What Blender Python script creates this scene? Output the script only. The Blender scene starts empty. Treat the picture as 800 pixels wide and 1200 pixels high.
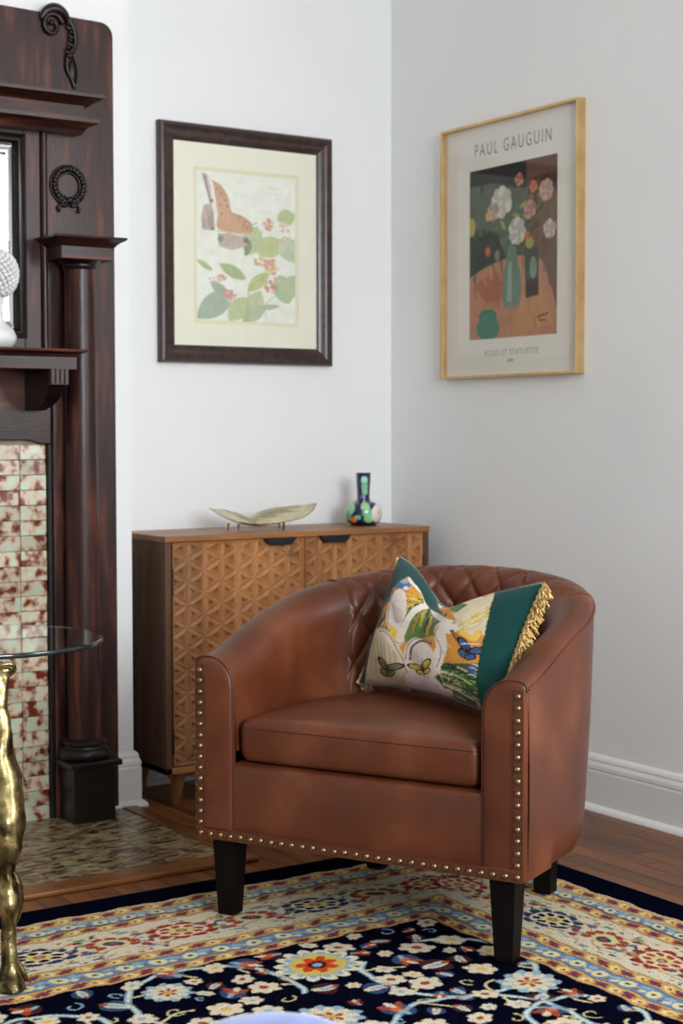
import bpy, math, random
import numpy as np
from mathutils import Vector, Matrix, noise
random.seed(7); rng = np.random.default_rng(7)
PI = math.pi
scene = bpy.context.scene
COL = scene.collection

# ------------------------------------------------------------------ camera, light, exposure
cam_d = bpy.data.cameras.new('camera'); cam = bpy.data.objects.new('camera', cam_d); COL.objects.link(cam)
cam_d.sensor_fit = 'VERTICAL'; cam_d.sensor_height = 36.0; cam_d.lens = 36.0 * 1890.9 / 1200.0
cam_d.clip_start = 0.05
R = [[0.8338857, -0.5519353, -0.0014121], [-0.0278975, -0.0395933, -0.9988264], [0.5512316, 0.8329465, -0.0484140]]
mw = Matrix(((R[0][0], -R[1][0], -R[2][0], 0), (R[0][1], -R[1][1], -R[2][1], 0), (R[0][2], -R[1][2], -R[2][2], 1.0), (0, 0, 0, 1)))
cam.matrix_world = mw
cam_d.dof.use_dof = True; cam_d.dof.focus_distance = 2.95; cam_d.dof.aperture_fstop = 6.0
scene.camera = cam
scene.view_settings.view_transform = 'Standard'; scene.view_settings.look = 'None'
scene.view_settings.gamma = 1.0; scene.view_settings.exposure = -0.16; scene.view_settings.use_curve_mapping = False

world = bpy.data.worlds.new('world'); scene.world = world; world.use_nodes = True
wn = world.node_tree; bg = wn.nodes['Background']
bg.inputs['Color'].default_value = (0.72, 0.86, 1.0, 1); bg.inputs['Strength'].default_value = 3.0

def area(name, loc, target, sx, sy, power, col):
    l = bpy.data.lights.new(name, 'AREA'); l.shape = 'RECTANGLE'; l.size = sx; l.size_y = sy; l.energy = power; l.color = col
    o = bpy.data.objects.new(name, l); COL.objects.link(o); o.location = loc
    o.rotation_euler = (Vector(target) - Vector(loc)).to_track_quat('-Z', 'Y').to_euler()
    return o
# daylight entering through the windows behind the camera and at its right
YF = -1.5; XL = -3.2; XR = 2.913; YB = 4.121; YC = 3.905; XC = 1.911; ZC = 2.75
area('window_daylight', (1.15, YF - 0.10, 1.72), (1.5, 3, 1.5), 1.45, 1.4, 150, (0.93, 0.97, 1.0))
area('window_daylight', (XR + 0.10, 0.6, 1.72), (0, 0.9, 1.4), 1.3, 1.4, 66, (1.0, 0.975, 0.95))

# ------------------------------------------------------------------ helpers
def lin(c):
    return tuple(((v/255.0)/12.92 if v/255.0 <= 0.04045 else ((v/255.0+0.055)/1.055)**2.4) for v in c)
WM = {}
def wm(o): return WM.get(o.name, Matrix.Identity(4)) if o else Matrix.Identity(4)
def empty(name, label, cat, loc=(0, 0, 0), rz=0.0, group=None):
    o = bpy.data.objects.new(name, None); COL.objects.link(o); o.location = loc; o.rotation_euler = (0, 0, rz)
    o.empty_display_size = 0.05
    WM[o.name] = Matrix.Translation(loc) @ Matrix.Rotation(rz, 4, 'Z')
    return tag(o, label, cat, group)
def tag(o, label=None, cat=None, group=None, kind=None):
    if label: o['label'] = label
    if cat: o['category'] = cat
    if group: o['group'] = group
    if kind: o['kind'] = kind
    return o
class MB:
    def __init__(s): s.v = []; s.f = []; s.c = None
    def add(s, vs, fs):
        n = len(s.v); s.v += [tuple(p) for p in vs]; s.f += [tuple(i + n for i in f) for f in fs]; return s
    def box(s, x0, x1, y0, y1, z0, z1):
        return s.add([(x0,y0,z0),(x1,y0,z0),(x1,y1,z0),(x0,y1,z0),(x0,y0,z1),(x1,y0,z1),(x1,y1,z1),(x0,y1,z1)],
                     [(0,3,2,1),(4,5,6,7),(0,1,5,4),(1,2,6,5),(2,3,7,6),(3,0,4,7)])
    def hexa(s, b, t):   # bottom quad, top quad
        return s.add(list(b) + list(t), [(0,3,2,1),(4,5,6,7),(0,1,5,4),(1,2,6,5),(2,3,7,6),(3,0,4,7)])
    def grid(s, P, closeu=False):
        nu, nv = P.shape[:2]; n = len(s.v); s.v += [tuple(p) for p in P.reshape(-1, 3).tolist()]
        I = np.arange(nu*nv).reshape(nu, nv) + n
        if closeu: I = np.vstack([I, I[:1]])
        q = np.stack([I[:-1,:-1], I[1:,:-1], I[1:,1:], I[:-1,1:]], -1).reshape(-1, 4)
        s.f += [tuple(r) for r in q.tolist()]; return s
    def lathe(s, prof, cx=0, cy=0, n=24, cap=True):
        P = np.array([[(cx+r*math.cos(2*PI*i/n), cy+r*math.sin(2*PI*i/n), z) for (r, z) in prof] for i in range(n)])
        k = len(s.v); s.grid(P, True); m = len(prof)
        if cap:
            s.f.append(tuple(k+i*m for i in range(n))[::-1]); s.f.append(tuple(k+i*m+m-1 for i in range(n)))
        return s
    def tube(s, pts, r, n=6, closed=False):
        pts = [Vector(p) for p in pts]; N = len(pts); rings = []; up = Vector((0.13, 0.21, 1)).normalized()
        rr = r if hasattr(r, '__len__') else [r]*N
        for i, p in enumerate(pts):
            a = pts[(i-1) % N] if (closed or i > 0) else p; b = pts[(i+1) % N] if (closed or i < N-1) else p
            t = (b-a).normalized() if (b-a).length > 1e-9 else Vector((0, 0, 1))
            x = t.cross(up)
            if x.length < 0.15: x = t.cross(Vector((1, 0, 0)))
            x.normalize(); y = t.cross(x)
            rings.append([tuple(p + (x*math.cos(2*PI*k/n) + y*math.sin(2*PI*k/n))*rr[i]) for k in range(n)])
        k0 = len(s.v)
        for q in rings: s.v += q
        M_ = N if closed else N-1
        for i in range(M_):
            j = (i+1) % N
            for k in range(n):
                s.f.append((k0+i*n+k, k0+i*n+(k+1) % n, k0+j*n+(k+1) % n, k0+j*n+k))
        if not closed:
            s.f.append(tuple(k0+k for k in range(n))[::-1]); s.f.append(tuple(k0+(N-1)*n+k for k in range(n)))
        return s
    def prism(s, poly, axis, a0, a1):   # poly 2-D in the remaining axes, order as x<y<z
        n = len(poly)
        def p3(p, a):
            return (a, p[0], p[1]) if axis == 'x' else ((p[0], a, p[1]) if axis == 'y' else (p[0], p[1], a))
        vs = [p3(p, a0) for p in poly] + [p3(p, a1) for p in poly]
        return s.add(vs, [tuple(range(n))[::-1], tuple(range(n, 2*n))] + [(i, (i+1) % n, n+(i+1) % n, n+i) for i in range(n)])
    def ball(s, c, rx, ry, rz, n=10, m=7):
        prof = [(math.sin(PI*j/m), -math.cos(PI*j/m)) for j in range(m+1)]
        P = np.array([[(c[0]+rx*r*math.cos(2*PI*i/n), c[1]+ry*r*math.sin(2*PI*i/n), c[2]+rz*z) for r, z in prof] for i in range(n)])
        return s.grid(P, True)
def fixn(me):
    import bmesh
    b = bmesh.new(); b.from_mesh(me); bmesh.ops.remove_doubles(b, verts=b.verts, dist=1e-6)
    bmesh.ops.recalc_face_normals(b, faces=b.faces); b.to_mesh(me); b.free()
def obj(name, mb, mat, parent=None, smooth=False, bevel=0.0, local=False, loc=None, cols=None, fix=True, seg=2):
    """mesh built in world coordinates (or in the parent's, local=True) and linked as one object"""
    me = bpy.data.meshes.new(name)
    me.from_pydata(mb.v, [], mb.f)
    if cols is not None:
        a = me.color_attributes.new('Col', 'FLOAT_COLOR', 'POINT')
        cc = np.ones((len(mb.v), 4), dtype=np.float32); cc[:, :3] = cols
        a.data.foreach_set('color', cc.ravel()); fix = False
    if fix: fixn(me)
    T = Matrix.Identity(4) if local else wm(parent).inverted()
    if loc is not None:
        me.transform(Matrix.Translation(-Vector(loc))); 
    o = bpy.data.objects.new(name, me); COL.objects.link(o)
    if loc is not None: o.matrix_local = T @ Matrix.Translation(loc)
    elif not local: me.transform(T)
    if parent: o.parent = parent
    WM[o.name] = wm(parent) @ o.matrix_local if loc is not None else wm(parent).copy()
    if mat: me.materials.append(mat)
    if smooth:
        me.polygons.foreach_set('use_smooth', [True]*len(me.polygons))
        if smooth == 'auto': me.set_sharp_from_angle(angle=math.radians(40))
    if bevel:
        m = o.modifiers.new('bevel', 'BEVEL'); m.width = bevel; m.segments = seg; m.limit_method = 'ANGLE'; m.angle_limit = math.radians(35)
        m.harden_normals = False
    me.update(); return o
def dup(o, parent, loc):
    c = o.copy(); COL.objects.link(c); c.parent = parent; c.location = loc; return c
def bx(name, mat, parent, *a, bevel=0.0, **k): return obj(name, MB().box(*a), mat, parent, bevel=bevel, **k)

# ------------------------------------------------------------------ materials
def mat(name, c1, c2=None, scale=8.0, stretch=(1, 1, 1), rough=0.5, metal=0.0, bump=0.0, bscale=None, detail=4.0, attr=False,
        coat=0.0, sheen=0.0, spec=0.5, rand=False, lo=0.35, hi=0.65, rvar=0.0, c3=None, bstretch=None, attrmix=0.12):
    m = bpy.data.materials.new(name); m.use_nodes = True; nt = m.node_tree; N = nt.nodes; L = nt.links
    b = N['Principled BSDF']; b.inputs['Roughness'].default_value = rough; b.inputs['Metallic'].default_value = metal
    b.inputs['Coat Weight'].default_value = coat; b.inputs['Coat Roughness'].default_value = 0.12
    b.inputs['Sheen Weight'].default_value = sheen; b.inputs['Specular IOR Level'].default_value = spec
    tc = N.new('ShaderNodeTexCoord'); mp = N.new('ShaderNodeMapping'); mp.inputs['Scale'].default_value = stretch
    src = tc.outputs['Object']
    if rand:
        oi = N.new('ShaderNodeObjectInfo'); mul = N.new('ShaderNodeVectorMath'); mul.operation = 'SCALE'
        cmb = N.new('ShaderNodeCombineXYZ')
        for i in range(3): L.new(oi.outputs['Random'], cmb.inputs[i])
        L.new(cmb.outputs[0], mul.inputs[0]); mul.inputs['Scale'].default_value = 31.7
        add = N.new('ShaderNodeVectorMath'); L.new(src, add.inputs[0]); L.new(mul.outputs[0], add.inputs[1]); src = add.outputs[0]
    L.new(src, mp.inputs['Vector'])
    nz = N.new('ShaderNodeTexNoise'); nz.inputs['Scale'].default_value = scale; nz.inputs['Detail'].default_value = detail
    L.new(mp.outputs[0], nz.inputs['Vector'])
    rp = N.new('ShaderNodeValToRGB'); L.new(nz.outputs['Fac'], rp.inputs['Fac'])
    e = rp.color_ramp.elements; e[0].position = lo; e[1].position = hi
    e[0].color = (*lin(c1), 1); e[1].color = (*lin(c2 or c1), 1)
    if c3: k = e.new((lo+hi)/2); k.color = (*lin(c3), 1)
    out = rp.outputs['Color']
    if attr:
        at = N.new('ShaderNodeVertexColor'); at.layer_name = 'Col'
        mx = N.new('ShaderNodeMix'); mx.data_type = 'RGBA'; mx.blend_type = 'MULTIPLY'; mx.inputs['Factor'].default_value = attrmix
        L.new(at.outputs['Color'], mx.inputs[6]); L.new(out, mx.inputs[7]); out = mx.outputs[2]
    if rand:
        hv = N.new('ShaderNodeHueSaturation'); mr = N.new('ShaderNodeMapRange')
        mr.inputs['To Min'].default_value = 0.8; mr.inputs['To Max'].default_value = 1.18
        L.new(oi.outputs['Random'], mr.inputs['Value']); L.new(mr.outputs[0], hv.inputs['Value']); L.new(out, hv.inputs['Color']); out = hv.outputs[0]
    L.new(out, b.inputs['Base Color'])
    if rvar:
        mr = N.new('ShaderNodeMapRange'); mr.inputs['To Min'].default_value = rough-rvar; mr.inputs['To Max'].default_value = rough+rvar
        L.new(nz.outputs['Fac'], mr.inputs['Value']); L.new(mr.outputs[0], b.inputs['Roughness'])
    if bump:
        n2 = N.new('ShaderNodeTexNoise'); n2.inputs['Scale'].default_value = bscale or scale*6; n2.inputs['Detail'].default_value = 3
        if bstretch is None: bstretch = stretch
        m2 = N.new('ShaderNodeMapping'); m2.inputs['Scale'].default_value = bstretch
        L.new(tc.outputs['Object'], m2.inputs['Vector']); L.new(m2.outputs[0], n2.inputs['Vector'])
        bp = N.new('ShaderNodeBump'); bp.inputs['Strength'].default_value = bump; bp.inputs['Distance'].default_value = 0.002
        L.new(n2.outputs['Fac'], bp.inputs['Height']); L.new(bp.outputs[0], b.inputs['Normal'])
    return m
M = {}
M['wall'] = mat('wall_paint', (243, 245, 245), (239, 241, 241), 2, rough=0.75, bump=0.05, bscale=60, spec=0.3)
M['trimw'] = mat('white_trim_paint', (236, 236, 236), (230, 230, 229), 3, rough=0.35)
M['ceil'] = mat('ceiling_paint', (240, 239, 236), (235, 234, 231), 2, rough=0.8)
M['floor'] = mat('floor_oak', (76, 38, 17), (134, 82, 44), 3.0, (9, 0.7, 9), rough=0.36, spec=.35, bump=0.15, bscale=14, rand=True, lo=0.3, hi=0.7, rvar=0.08)
M['darkwood'] = mat('mantel_oak', (26, 12, 9), (112, 58, 42), 5.0, (6, 6, 0.8), rough=0.36, bump=0.25, bscale=30, coat=0.06, spec=.35, lo=0.32, hi=0.75, c3=(54, 26, 20), rvar=0.1, detail=6)
M['darkwood2'] = mat('mantel_oak_lengthwise', (26, 12, 9), (112, 58, 42), 5.0, (0.8, 6, 6), rough=0.36, bump=0.25, bscale=30, coat=0.06, spec=.35, lo=0.32, hi=0.75, c3=(54, 26, 20), rvar=0.1, detail=6)
M['carve'] = mat('carved_dark_oak', (11, 6, 5), (26, 15, 12), 20, rough=0.33, coat=0.1, spec=.35)
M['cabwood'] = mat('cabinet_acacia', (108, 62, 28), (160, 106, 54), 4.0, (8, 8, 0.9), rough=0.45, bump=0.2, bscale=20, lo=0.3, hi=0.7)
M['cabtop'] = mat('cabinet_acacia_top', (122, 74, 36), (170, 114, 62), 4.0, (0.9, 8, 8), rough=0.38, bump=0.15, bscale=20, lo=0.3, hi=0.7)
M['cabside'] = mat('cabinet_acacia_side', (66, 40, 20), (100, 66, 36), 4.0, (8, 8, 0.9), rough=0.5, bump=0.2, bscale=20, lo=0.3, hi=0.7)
M['door'] = mat('carved_acacia', (255, 255, 255), (150, 120, 100), 7.0, (5, 5, 0.8), rough=0.5, attr=True, attrmix=0.55, lo=0.3, hi=0.75)
M['black'] = mat('black_iron', (14, 14, 15), (24, 24, 26), 20, rough=0.45, metal=0.3)
M['leather'] = mat('brown_leather', (68, 31, 15), (142, 84, 54), 5.5, rough=0.39, bump=0.12, bscale=260, lo=0.15, hi=0.88, rvar=0.06, c3=(98, 50, 28), detail=9, spec=.4)
M['band'] = mat('dark_leather_band', (82, 40, 23), (98, 50, 30), 12, rough=0.42, bump=0.15, bscale=200)
M['stitch'] = mat('leather_piping', (66, 32, 19), (82, 42, 26), 40, rough=0.45)
M['legw'] = mat('ebony_leg', (8, 6, 6), (14, 11, 10), 10, (4, 4, .6), rough=0.5, spec=.12)
M['brassnail'] = mat('antique_brass', (120, 102, 70), (160, 138, 98), 60, rough=0.3, metal=1.0)
M['blackframe'] = mat('dark_walnut_frame', (36, 24, 22), (70, 48, 42), 7, (6, 6, 6), rough=0.33, coat=0.2, lo=0.3, hi=0.7)
M['blackbead'] = mat('black_frame_bead', (28, 26, 27), (46, 44, 46), 10, rough=0.28)
M['goldframe'] = mat('gold_frame', (206, 172, 118), (222, 190, 138), 14, rough=0.32, metal=0.85)
M['mat'] = mat('cream_mat', (252, 249, 234), (249, 246, 229), 3, rough=0.8)
M['paper'] = mat('poster_paper', (248, 243, 235), (245, 240, 231), 3, rough=0.8)
M['art'] = mat('printed_art', (255, 255, 255), (232, 232, 226), 40, rough=0.7, attr=True, attrmix=0.4)
M['ink'] = mat('grey_ink', (118, 116, 112), rough=0.8)
M['inkl'] = mat('pale_ink', (176, 173, 166), rough=0.8)
M['rug'] = mat('wool_rug', (255, 255, 255), (205, 205, 200), 260, rough=0.95, attr=True, attrmix=0.5, bump=0.7, bscale=500, spec=0.0)
M['navywool'] = mat('navy_wool_edge', (8, 9, 20), (13, 15, 29), 200, rough=0.95, spec=0.0, bump=0.5, bscale=400)
M['cloth'] = mat('pillow_weave', (255, 255, 255), (215, 210, 205), 350, rough=0.9, attr=True, attrmix=0.45, bump=0.35, bscale=700, spec=0.15, sheen=0.15)
M['velvet'] = mat('teal_velvet', (20, 66, 64), (28, 84, 80), 30, rough=0.8, sheen=0.8, spec=0.2)
M['fringe'] = mat('gold_fringe', (206, 168, 96), (232, 202, 138), 60, rough=0.7)
M['gold'] = mat('hammered_gold', (62, 54, 34), (184, 168, 118), 20, rough=0.27, metal=1.0, bump=1.2, bscale=36, lo=0.35, hi=0.6)
M['brass'] = mat('brass_leaf', (205, 195, 160), (225, 215, 182), 30, rough=0.24, metal=1.0)
M['brassdark'] = mat('bronze_foot', (96, 66, 48), (120, 84, 60), 30, rough=0.35, metal=0.8)
M['grout'] = mat('tile_grout', (168, 160, 140), (140, 128, 112), 30, rough=0.9)
M['tile'] = mat('mottled_mint_tile', (112, 46, 26), (190, 208, 186), 32, rough=0.22, rand=True, lo=0.39, hi=0.64, c3=(208, 186, 160), bump=0.4, bscale=30, detail=6, coat=0.1)
M['htile'] = mat('mottled_hearth_tile', (58, 28, 18), (152, 150, 116), 24, (1, 2.5, 1), rough=0.25, rand=True, lo=0.38, hi=0.62, c3=(136, 112, 80), bump=0.2, bscale=30, detail=5)
M['hwood'] = mat('hearth_oak_border', (104, 60, 22), (136, 84, 36), 6, (1, 8, 8), rough=0.35, bump=0.15)
M['hwoody'] = mat('hearth_oak_border_side', (98, 54, 22), (126, 76, 34), 6, (8, 1, 8), rough=0.35, bump=0.15)
M['ceramic'] = mat('white_ceramic', (232, 232, 230), (214, 216, 218), 60, rough=0.4)
M['vase'] = mat('painted_glaze', (255, 255, 255), (255, 255, 255), 3, rough=0.08, attr=True, attrmix=0.05, coat=0.6)
M['bluevelvet'] = mat('blue_velvet', (66, 92, 168), (84, 110, 186), 40, rough=0.8, sheen=0.5)
M['soot'] = mat('firebox_iron', (20, 18, 17), (34, 30, 28), 12, rough=0.8)
M['mirror'] = mat('mirror_silver', (225, 228, 226), rough=0.02, metal=1.0)
def glassmat():
    m = bpy.data.materials.new('table_glass'); m.use_nodes = True; b = m.node_tree.nodes['Principled BSDF']
    b.inputs['Base Color'].default_value = (0.80, 0.92, 0.88, 1); b.inputs['Roughness'].default_value = 0.0
    b.inputs['Transmission Weight'].default_value = 1.0; b.inputs['IOR'].default_value = 1.5
    return m
M['glass'] = glassmat()
M['glassedge'] = mat('green_glass_edge', (10, 24, 25), (22, 42, 44), 6, rough=0.05, coat=0.6)
def panemat():
    m = bpy.data.materials.new('picture_glass'); m.use_nodes = True; nt = m.node_tree; N = nt.nodes; L = nt.links
    N.remove(N['Principled BSDF']); out = N['Material Output']
    tr = N.new('ShaderNodeBsdfTransparent'); tr.inputs[0].default_value = (0.98, 0.985, 0.98, 1)
    gl = N.new('ShaderNodeBsdfGlossy'); gl.inputs['Roughness'].default_value = 0.01
    lw = N.new('ShaderNodeLayerWeight'); lw.inputs['Blend'].default_value = 0.5; mx = N.new('ShaderNodeMixShader')
    pw_ = N.new('ShaderNodeMath'); pw_.operation = 'POWER'; pw_.inputs[1].default_value = 5.0; L.new(lw.outputs['Facing'], pw_.inputs[0])
    fr = N.new('ShaderNodeMath'); fr.operation = 'MULTIPLY_ADD'; fr.inputs[1].default_value = .96; fr.inputs[2].default_value = .02; L.new(pw_.outputs[0], fr.inputs[0])
    L.new(fr.outputs[0], mx.inputs[0]); L.new(tr.outputs[0], mx.inputs[1]); L.new(gl.outputs[0], mx.inputs[2]); L.new(mx.outputs[0], out.inputs[0])
    return m
M['pane'] = panemat()

# ------------------------------------------------------------------ little painter for woven and printed pictures
class Canvas:
    def __init__(s, x0, y0, x1, y1, w, h, col):
        s.x0, s.y0, s.x1, s.y1, s.w, s.h = x0, y0, x1, y1, w, h
        s.a = np.empty((h, w, 3)); s.a[:] = lin(col)
    def _win(s, xa, ya, xb, yb):
        kx = s.w/(s.x1-s.x0); ky = s.h/(s.y1-s.y0)
        ia, ib = sorted(((xa-s.x0)*kx, (xb-s.x0)*kx)); ja, jb = sorted(((ya-s.y0)*ky, (yb-s.y0)*ky))
        ia = max(0, int(ia)-1); ib = min(s.w, int(ib)+2); ja = max(0, int(ja)-1); jb = min(s.h, int(jb)+2)
        if ib <= ia or jb <= ja: return None
        X, Y = np.meshgrid(s.x0+(np.arange(ia, ib)+.5)/kx, s.y0+(np.arange(ja, jb)+.5)/ky)
        return (slice(ja, jb), slice(ia, ib)), X, Y
    def put(s, sl, m, col, al=1.0):
        m = m[..., None]*al; s.a[sl] = s.a[sl]*(1-m) + np.array(lin(col))*m
    def ell(s, cx, cy, rx, ry, col, rot=0.0, al=1.0):
        r = max(abs(rx), abs(ry)); w = s._win(cx-r, cy-r, cx+r, cy+r)
        if not w: return
        sl, X, Y = w; c, n = math.cos(rot), math.sin(rot); dx = X-cx; dy = Y-cy
        s.put(sl, ((((dx*c+dy*n)/rx)**2+((-dx*n+dy*c)/ry)**2) < 1).astype(float), col, al)
    def poly(s, pts, col, al=1.0):
        xs = [p[0] for p in pts]; ys = [p[1] for p in pts]; w = s._win(min(xs), min(ys), max(xs), max(ys))
        if not w: return
        sl, X, Y = w; ins = np.zeros(X.shape, bool); n = len(pts)
        for i in range(n):
            xa, ya = pts[i]; xb, yb = pts[(i+1) % n]
            if ya == yb: continue
            ins ^= ((ya > Y) != (yb > Y)) & (X < (xb-xa)*(Y-ya)/(yb-ya)+xa)
        s.put(sl, ins.astype(float), col, al)
    def stroke(s, pts, wd, col, al=1.0):
        n = len(pts)
        for i in range(n-1):
            (xa, ya), (xb, yb) = pts[i], pts[i+1]
            wa = wd[i] if hasattr(wd, '__len__') else wd; r = wa/2
            w = s._win(min(xa, xb)-r, min(ya, yb)-r, max(xa, xb)+r, max(ya, yb)+r)
            if not w: continue
            sl, X, Y = w; L2 = (xb-xa)**2+(yb-ya)**2+1e-12
            t = np.clip(((X-xa)*(xb-xa)+(Y-ya)*(yb-ya))/L2, 0, 1)
            s.put(sl, (np.hypot(X-xa-t*(xb-xa), Y-ya-t*(yb-ya)) < r).astype(float), col, al)
    def sample(s, X, Y):
        i = np.clip(((X-s.x0)/(s.x1-s.x0)*s.w-.5), 0, s.w-1.001); j = np.clip(((Y-s.y0)/(s.y1-s.y0)*s.h-.5), 0, s.h-1.001)
        i0 = i.astype(int); j0 = j.astype(int); fi = (i-i0)[..., None]; fj = (j-j0)[..., None]; a = s.a
        return a[j0, i0]*(1-fi)*(1-fj)+a[j0, i0+1]*fi*(1-fj)+a[j0+1, i0]*(1-fi)*fj+a[j0+1, i0+1]*fi*fj
def curve(pts, n=8):
    """Catmull-Rom through 2-D or 3-D points"""
    P = [np.array(p, float) for p in pts]; P = [2*P[0]-P[1]] + P + [2*P[-1]-P[-2]]; out = []
    for i in range(1, len(P)-2):
        for k in range(n):
            t = k/n; a, b, c, d = P[i-1:i+3]
            out.append(tuple(0.5*((2*b)+(-a+c)*t+(2*a-5*b+4*c-d)*t*t+(-a+3*b-3*c+d)*t**3)))
    out.append(tuple(P[-2])); return out

# ================================================================== SETTING
def struct(name, mb, m, parent=None, **k): return tag(obj(name, mb, m, parent, **k), kind='structure')
floor = struct('floor', MB().box(XL-.15, XR+.15, YF-.15, YB+.15, -0.06, -0.002), M['floor'])
struct('ceiling', MB().box(XL-.15, XR+.15, YF-.15, YB+.15, ZC, ZC+.06), M['ceil'])
struct('wall_back', MB().box(XC-.3, XR+.15, YB, YB+.12, 0, ZC), M['wall'])
struct('wall_chimney', MB().box(XL, XC, YC, YB+.12, 0, ZC), M['wall'])
struct('wall_left', MB().box(XL-.12, XL, YF, YB, 0, ZC), M['wall'])
def wall_open(name, axis, c0, c1, a0, a1, holes, z0, z1):
    mb = MB(); cur = a0
    def add(p, q, za, zb):
        if axis == 'y': mb.box(p, q, c0, c1, za, zb)
        else: mb.box(c0, c1, p, q, za, zb)
    for (h0, h1) in holes:
        add(cur, h0, 0, ZC); add(h0, h1, 0, z0); add(h0, h1, z1, ZC); cur = h1
    add(cur, a1, 0, ZC); return struct(name, mb, M['wall'], fix=False)
wall_open('wall_right', 'x', XR, XR+.12, YF, YB, [(-.05, 1.25)], 1.0, 2.45)
wall_open('wall_front', 'y', YF-.12, YF, XL, XR, [(.42, 1.88)], 1.0, 2.45)
def window(name, axis, c, a0, a1, z0, z1):
    mb = MB(); w = .045
    def add(p, q, za, zb, d=.03):
        if axis == 'y': mb.box(p, q, c-d, c+d, za, zb)
        else: mb.box(c-d, c+d, p, q, za, zb)
    add(a0, a1, z0, z0+w); add(a0, a1, z1-w, z1); add(a0, a0+w, z0, z1); add(a1-w, a1, z0, z1)
    add(a0, a1, (z0+z1)/2-.02, (z0+z1)/2+.02); add((a0+a1)/2-.012, (a0+a1)/2+.012, z0, z1, .015)
    struct(name, mb, M['trimw'], fix=False)
window('window_1', 'y', YF-.05, .42, 1.88, 1.0, 2.45)
window('window_2', 'x', XR+.05, -.05, 1.25, 1.0, 2.45)
# floorboards (run along Y); only where the rug and hearth leave them bare
pl_mesh = {}
def plank(x0, x1, y0, y1):
    L = round(y1-y0, 3)
    if L < .02: return
    if L not in pl_mesh:
        w = x1-x0-.0016
        o = obj('plank', MB().box(-w/2, w/2, -L/2+.0008, L/2-.0008, -.003, 0), M['floor'], floor, local=True, bevel=.0006, seg=1)
        pl_mesh[L] = o; o.location = ((x0+x1)/2, (y0+y1)/2, 0)
    else: dup(pl_mesh[L], floor, ((x0+x1)/2, (y0+y1)/2, 0))
PW = .0583; x = XR-PW*0.2
x = XR; n = 0
while x > .15:
    x0 = x-PW
    if x0 > 2.36: ys = [1.0, 1.75+.35*((n*7) % 5)/5, 2.7+.3*((n*3) % 4)/4, 3.55+.3*((n*5) % 3)/3, YB]
    elif x0 > 1.88: ys = [3.05, 3.45+.25*((n*5) % 3)/3, YB]
    else: ys = [3.05, 3.222] if n % 3 else [3.05, 3.15, 3.222]
    for a, b in zip(ys[:-1], ys[1:]): plank(x0, x, round(a, 2), round(b, 2) if b != YB else YB)
    x = x0; n += 1
# baseboards
def bbprof(t=1.0):
    return [(0, 0), (.030, 0), (.030, .004), (.027, .011), (.021, .016), (.0165, .018), (.0165, .104), (.014, .109), (.0165, .112), (.0155, .122), (.011, .131), (.0115, .136), (.0085, .143), (.004, .148), (0, .149)]
struct('baseboard_right', MB().prism([(XR-d, z) for d, z in bbprof()], 'y', 1.35, YB), M['trimw'], bevel=.001)
struct('baseboard_back', MB().prism([(YB-d, z) for d, z in bbprof()], 'x', XC, XR), M['trimw'], bevel=.001)
b = MB()
pr = bbprof(); n = len(pr)
rows = [[(1.80, YC-d, z) for d, z in pr], [(XC+d, YC-d, z) for d, z in pr], [(XC+d, YB, z) for d, z in pr]]
for r_ in rows: b.v += r_
for k in range(2):
    for i in range(n): b.f.append((k*n+i, k*n+(i+1) % n, (k+1)*n+(i+1) % n, (k+1)*n+i))
b.f += [tuple(range(n)), tuple(range(2*n, 3*n))]
struct('baseboard_left', b, M['trimw'])

# ================================================================== FIREPLACE
fp = empty('fireplace_mantel', 'tall dark oak fireplace mantel with column, mirror and mottled tile surround', 'fireplace', (1.0, 3.878, 0))
YP = 3.878; DW = M['darkwood']; DX = M['darkwood2']
# crest board with rounded corners
XA, XB = 0.145, 1.855
rc = .035; arc = [(XB-rc+rc*math.sin(t), 2.067-rc+rc*math.cos(t)) for t in np.linspace(0, PI/2, 7)]
arcl = [(XA+rc-rc*math.cos(t), 2.067-rc+rc*math.sin(t)) for t in np.linspace(0, PI/2, 7)]
obj('crest_board', MB().prism([(XA, 0)] + arcl + [(1.0, 2.085)] + arc + [(XB, 0), (1.666, 0), (1.666, 1.80), (.334, 1.80), (.334, 0)], 'y', YP, YC), DW, fp, bevel=.003)
# mirror frame with stepped mouldings
mf = bx('mirror_surround', DW, fp, 1.604, 1.648, YP, YC, 1.21, 1.80, bevel=.002)
bx('mirror_surround', DW, fp, .352, .396, YP, YC, 1.21, 1.80, bevel=.002)
bx('mirror_surround', DX, fp, .396, 1.604, YP, YC, 1.755, 1.80, bevel=.002)
bx('mirror_surround', DX, fp, .396, 1.604, YP, YC, 1.21, 1.245, bevel=.002)
def frame_ring(x0, x1, z0, z1, prof):
    """mitred moulding: prof = (inset, y) pairs"""
    mb = MB(); P = np.array([[(x0+i, y, z0+i), (x1-i, y, z0+i), (x1-i, y, z1-i), (x0+i, y, z1-i)] for i, y in prof]).transpose(1, 0, 2)
    mb.grid(P, True); return mb
obj('mirror_moulding', frame_ring(.394, 1.606, 1.243, 1.757, [(0, YP), (.001, YP-.012), (.006, YP-.014), (.010, YP-.009), (.017, YP-.006), (.021, YP-.009), (.024, YP-.005), (.027, YP+.006)]), M['carve'], fp, smooth='auto')
mr = bx('mirror', M['mirror'], fp, .44, 1.56, YP+.004, YP+.008, 1.29, 1.70)
obj('mirror_bevel', frame_ring(.420, 1.580, 1.269, 1.731, [(0, YP+.009), (.018, YP+.004), (.021, YP+.004)]), M['mirror'], fp)
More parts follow.
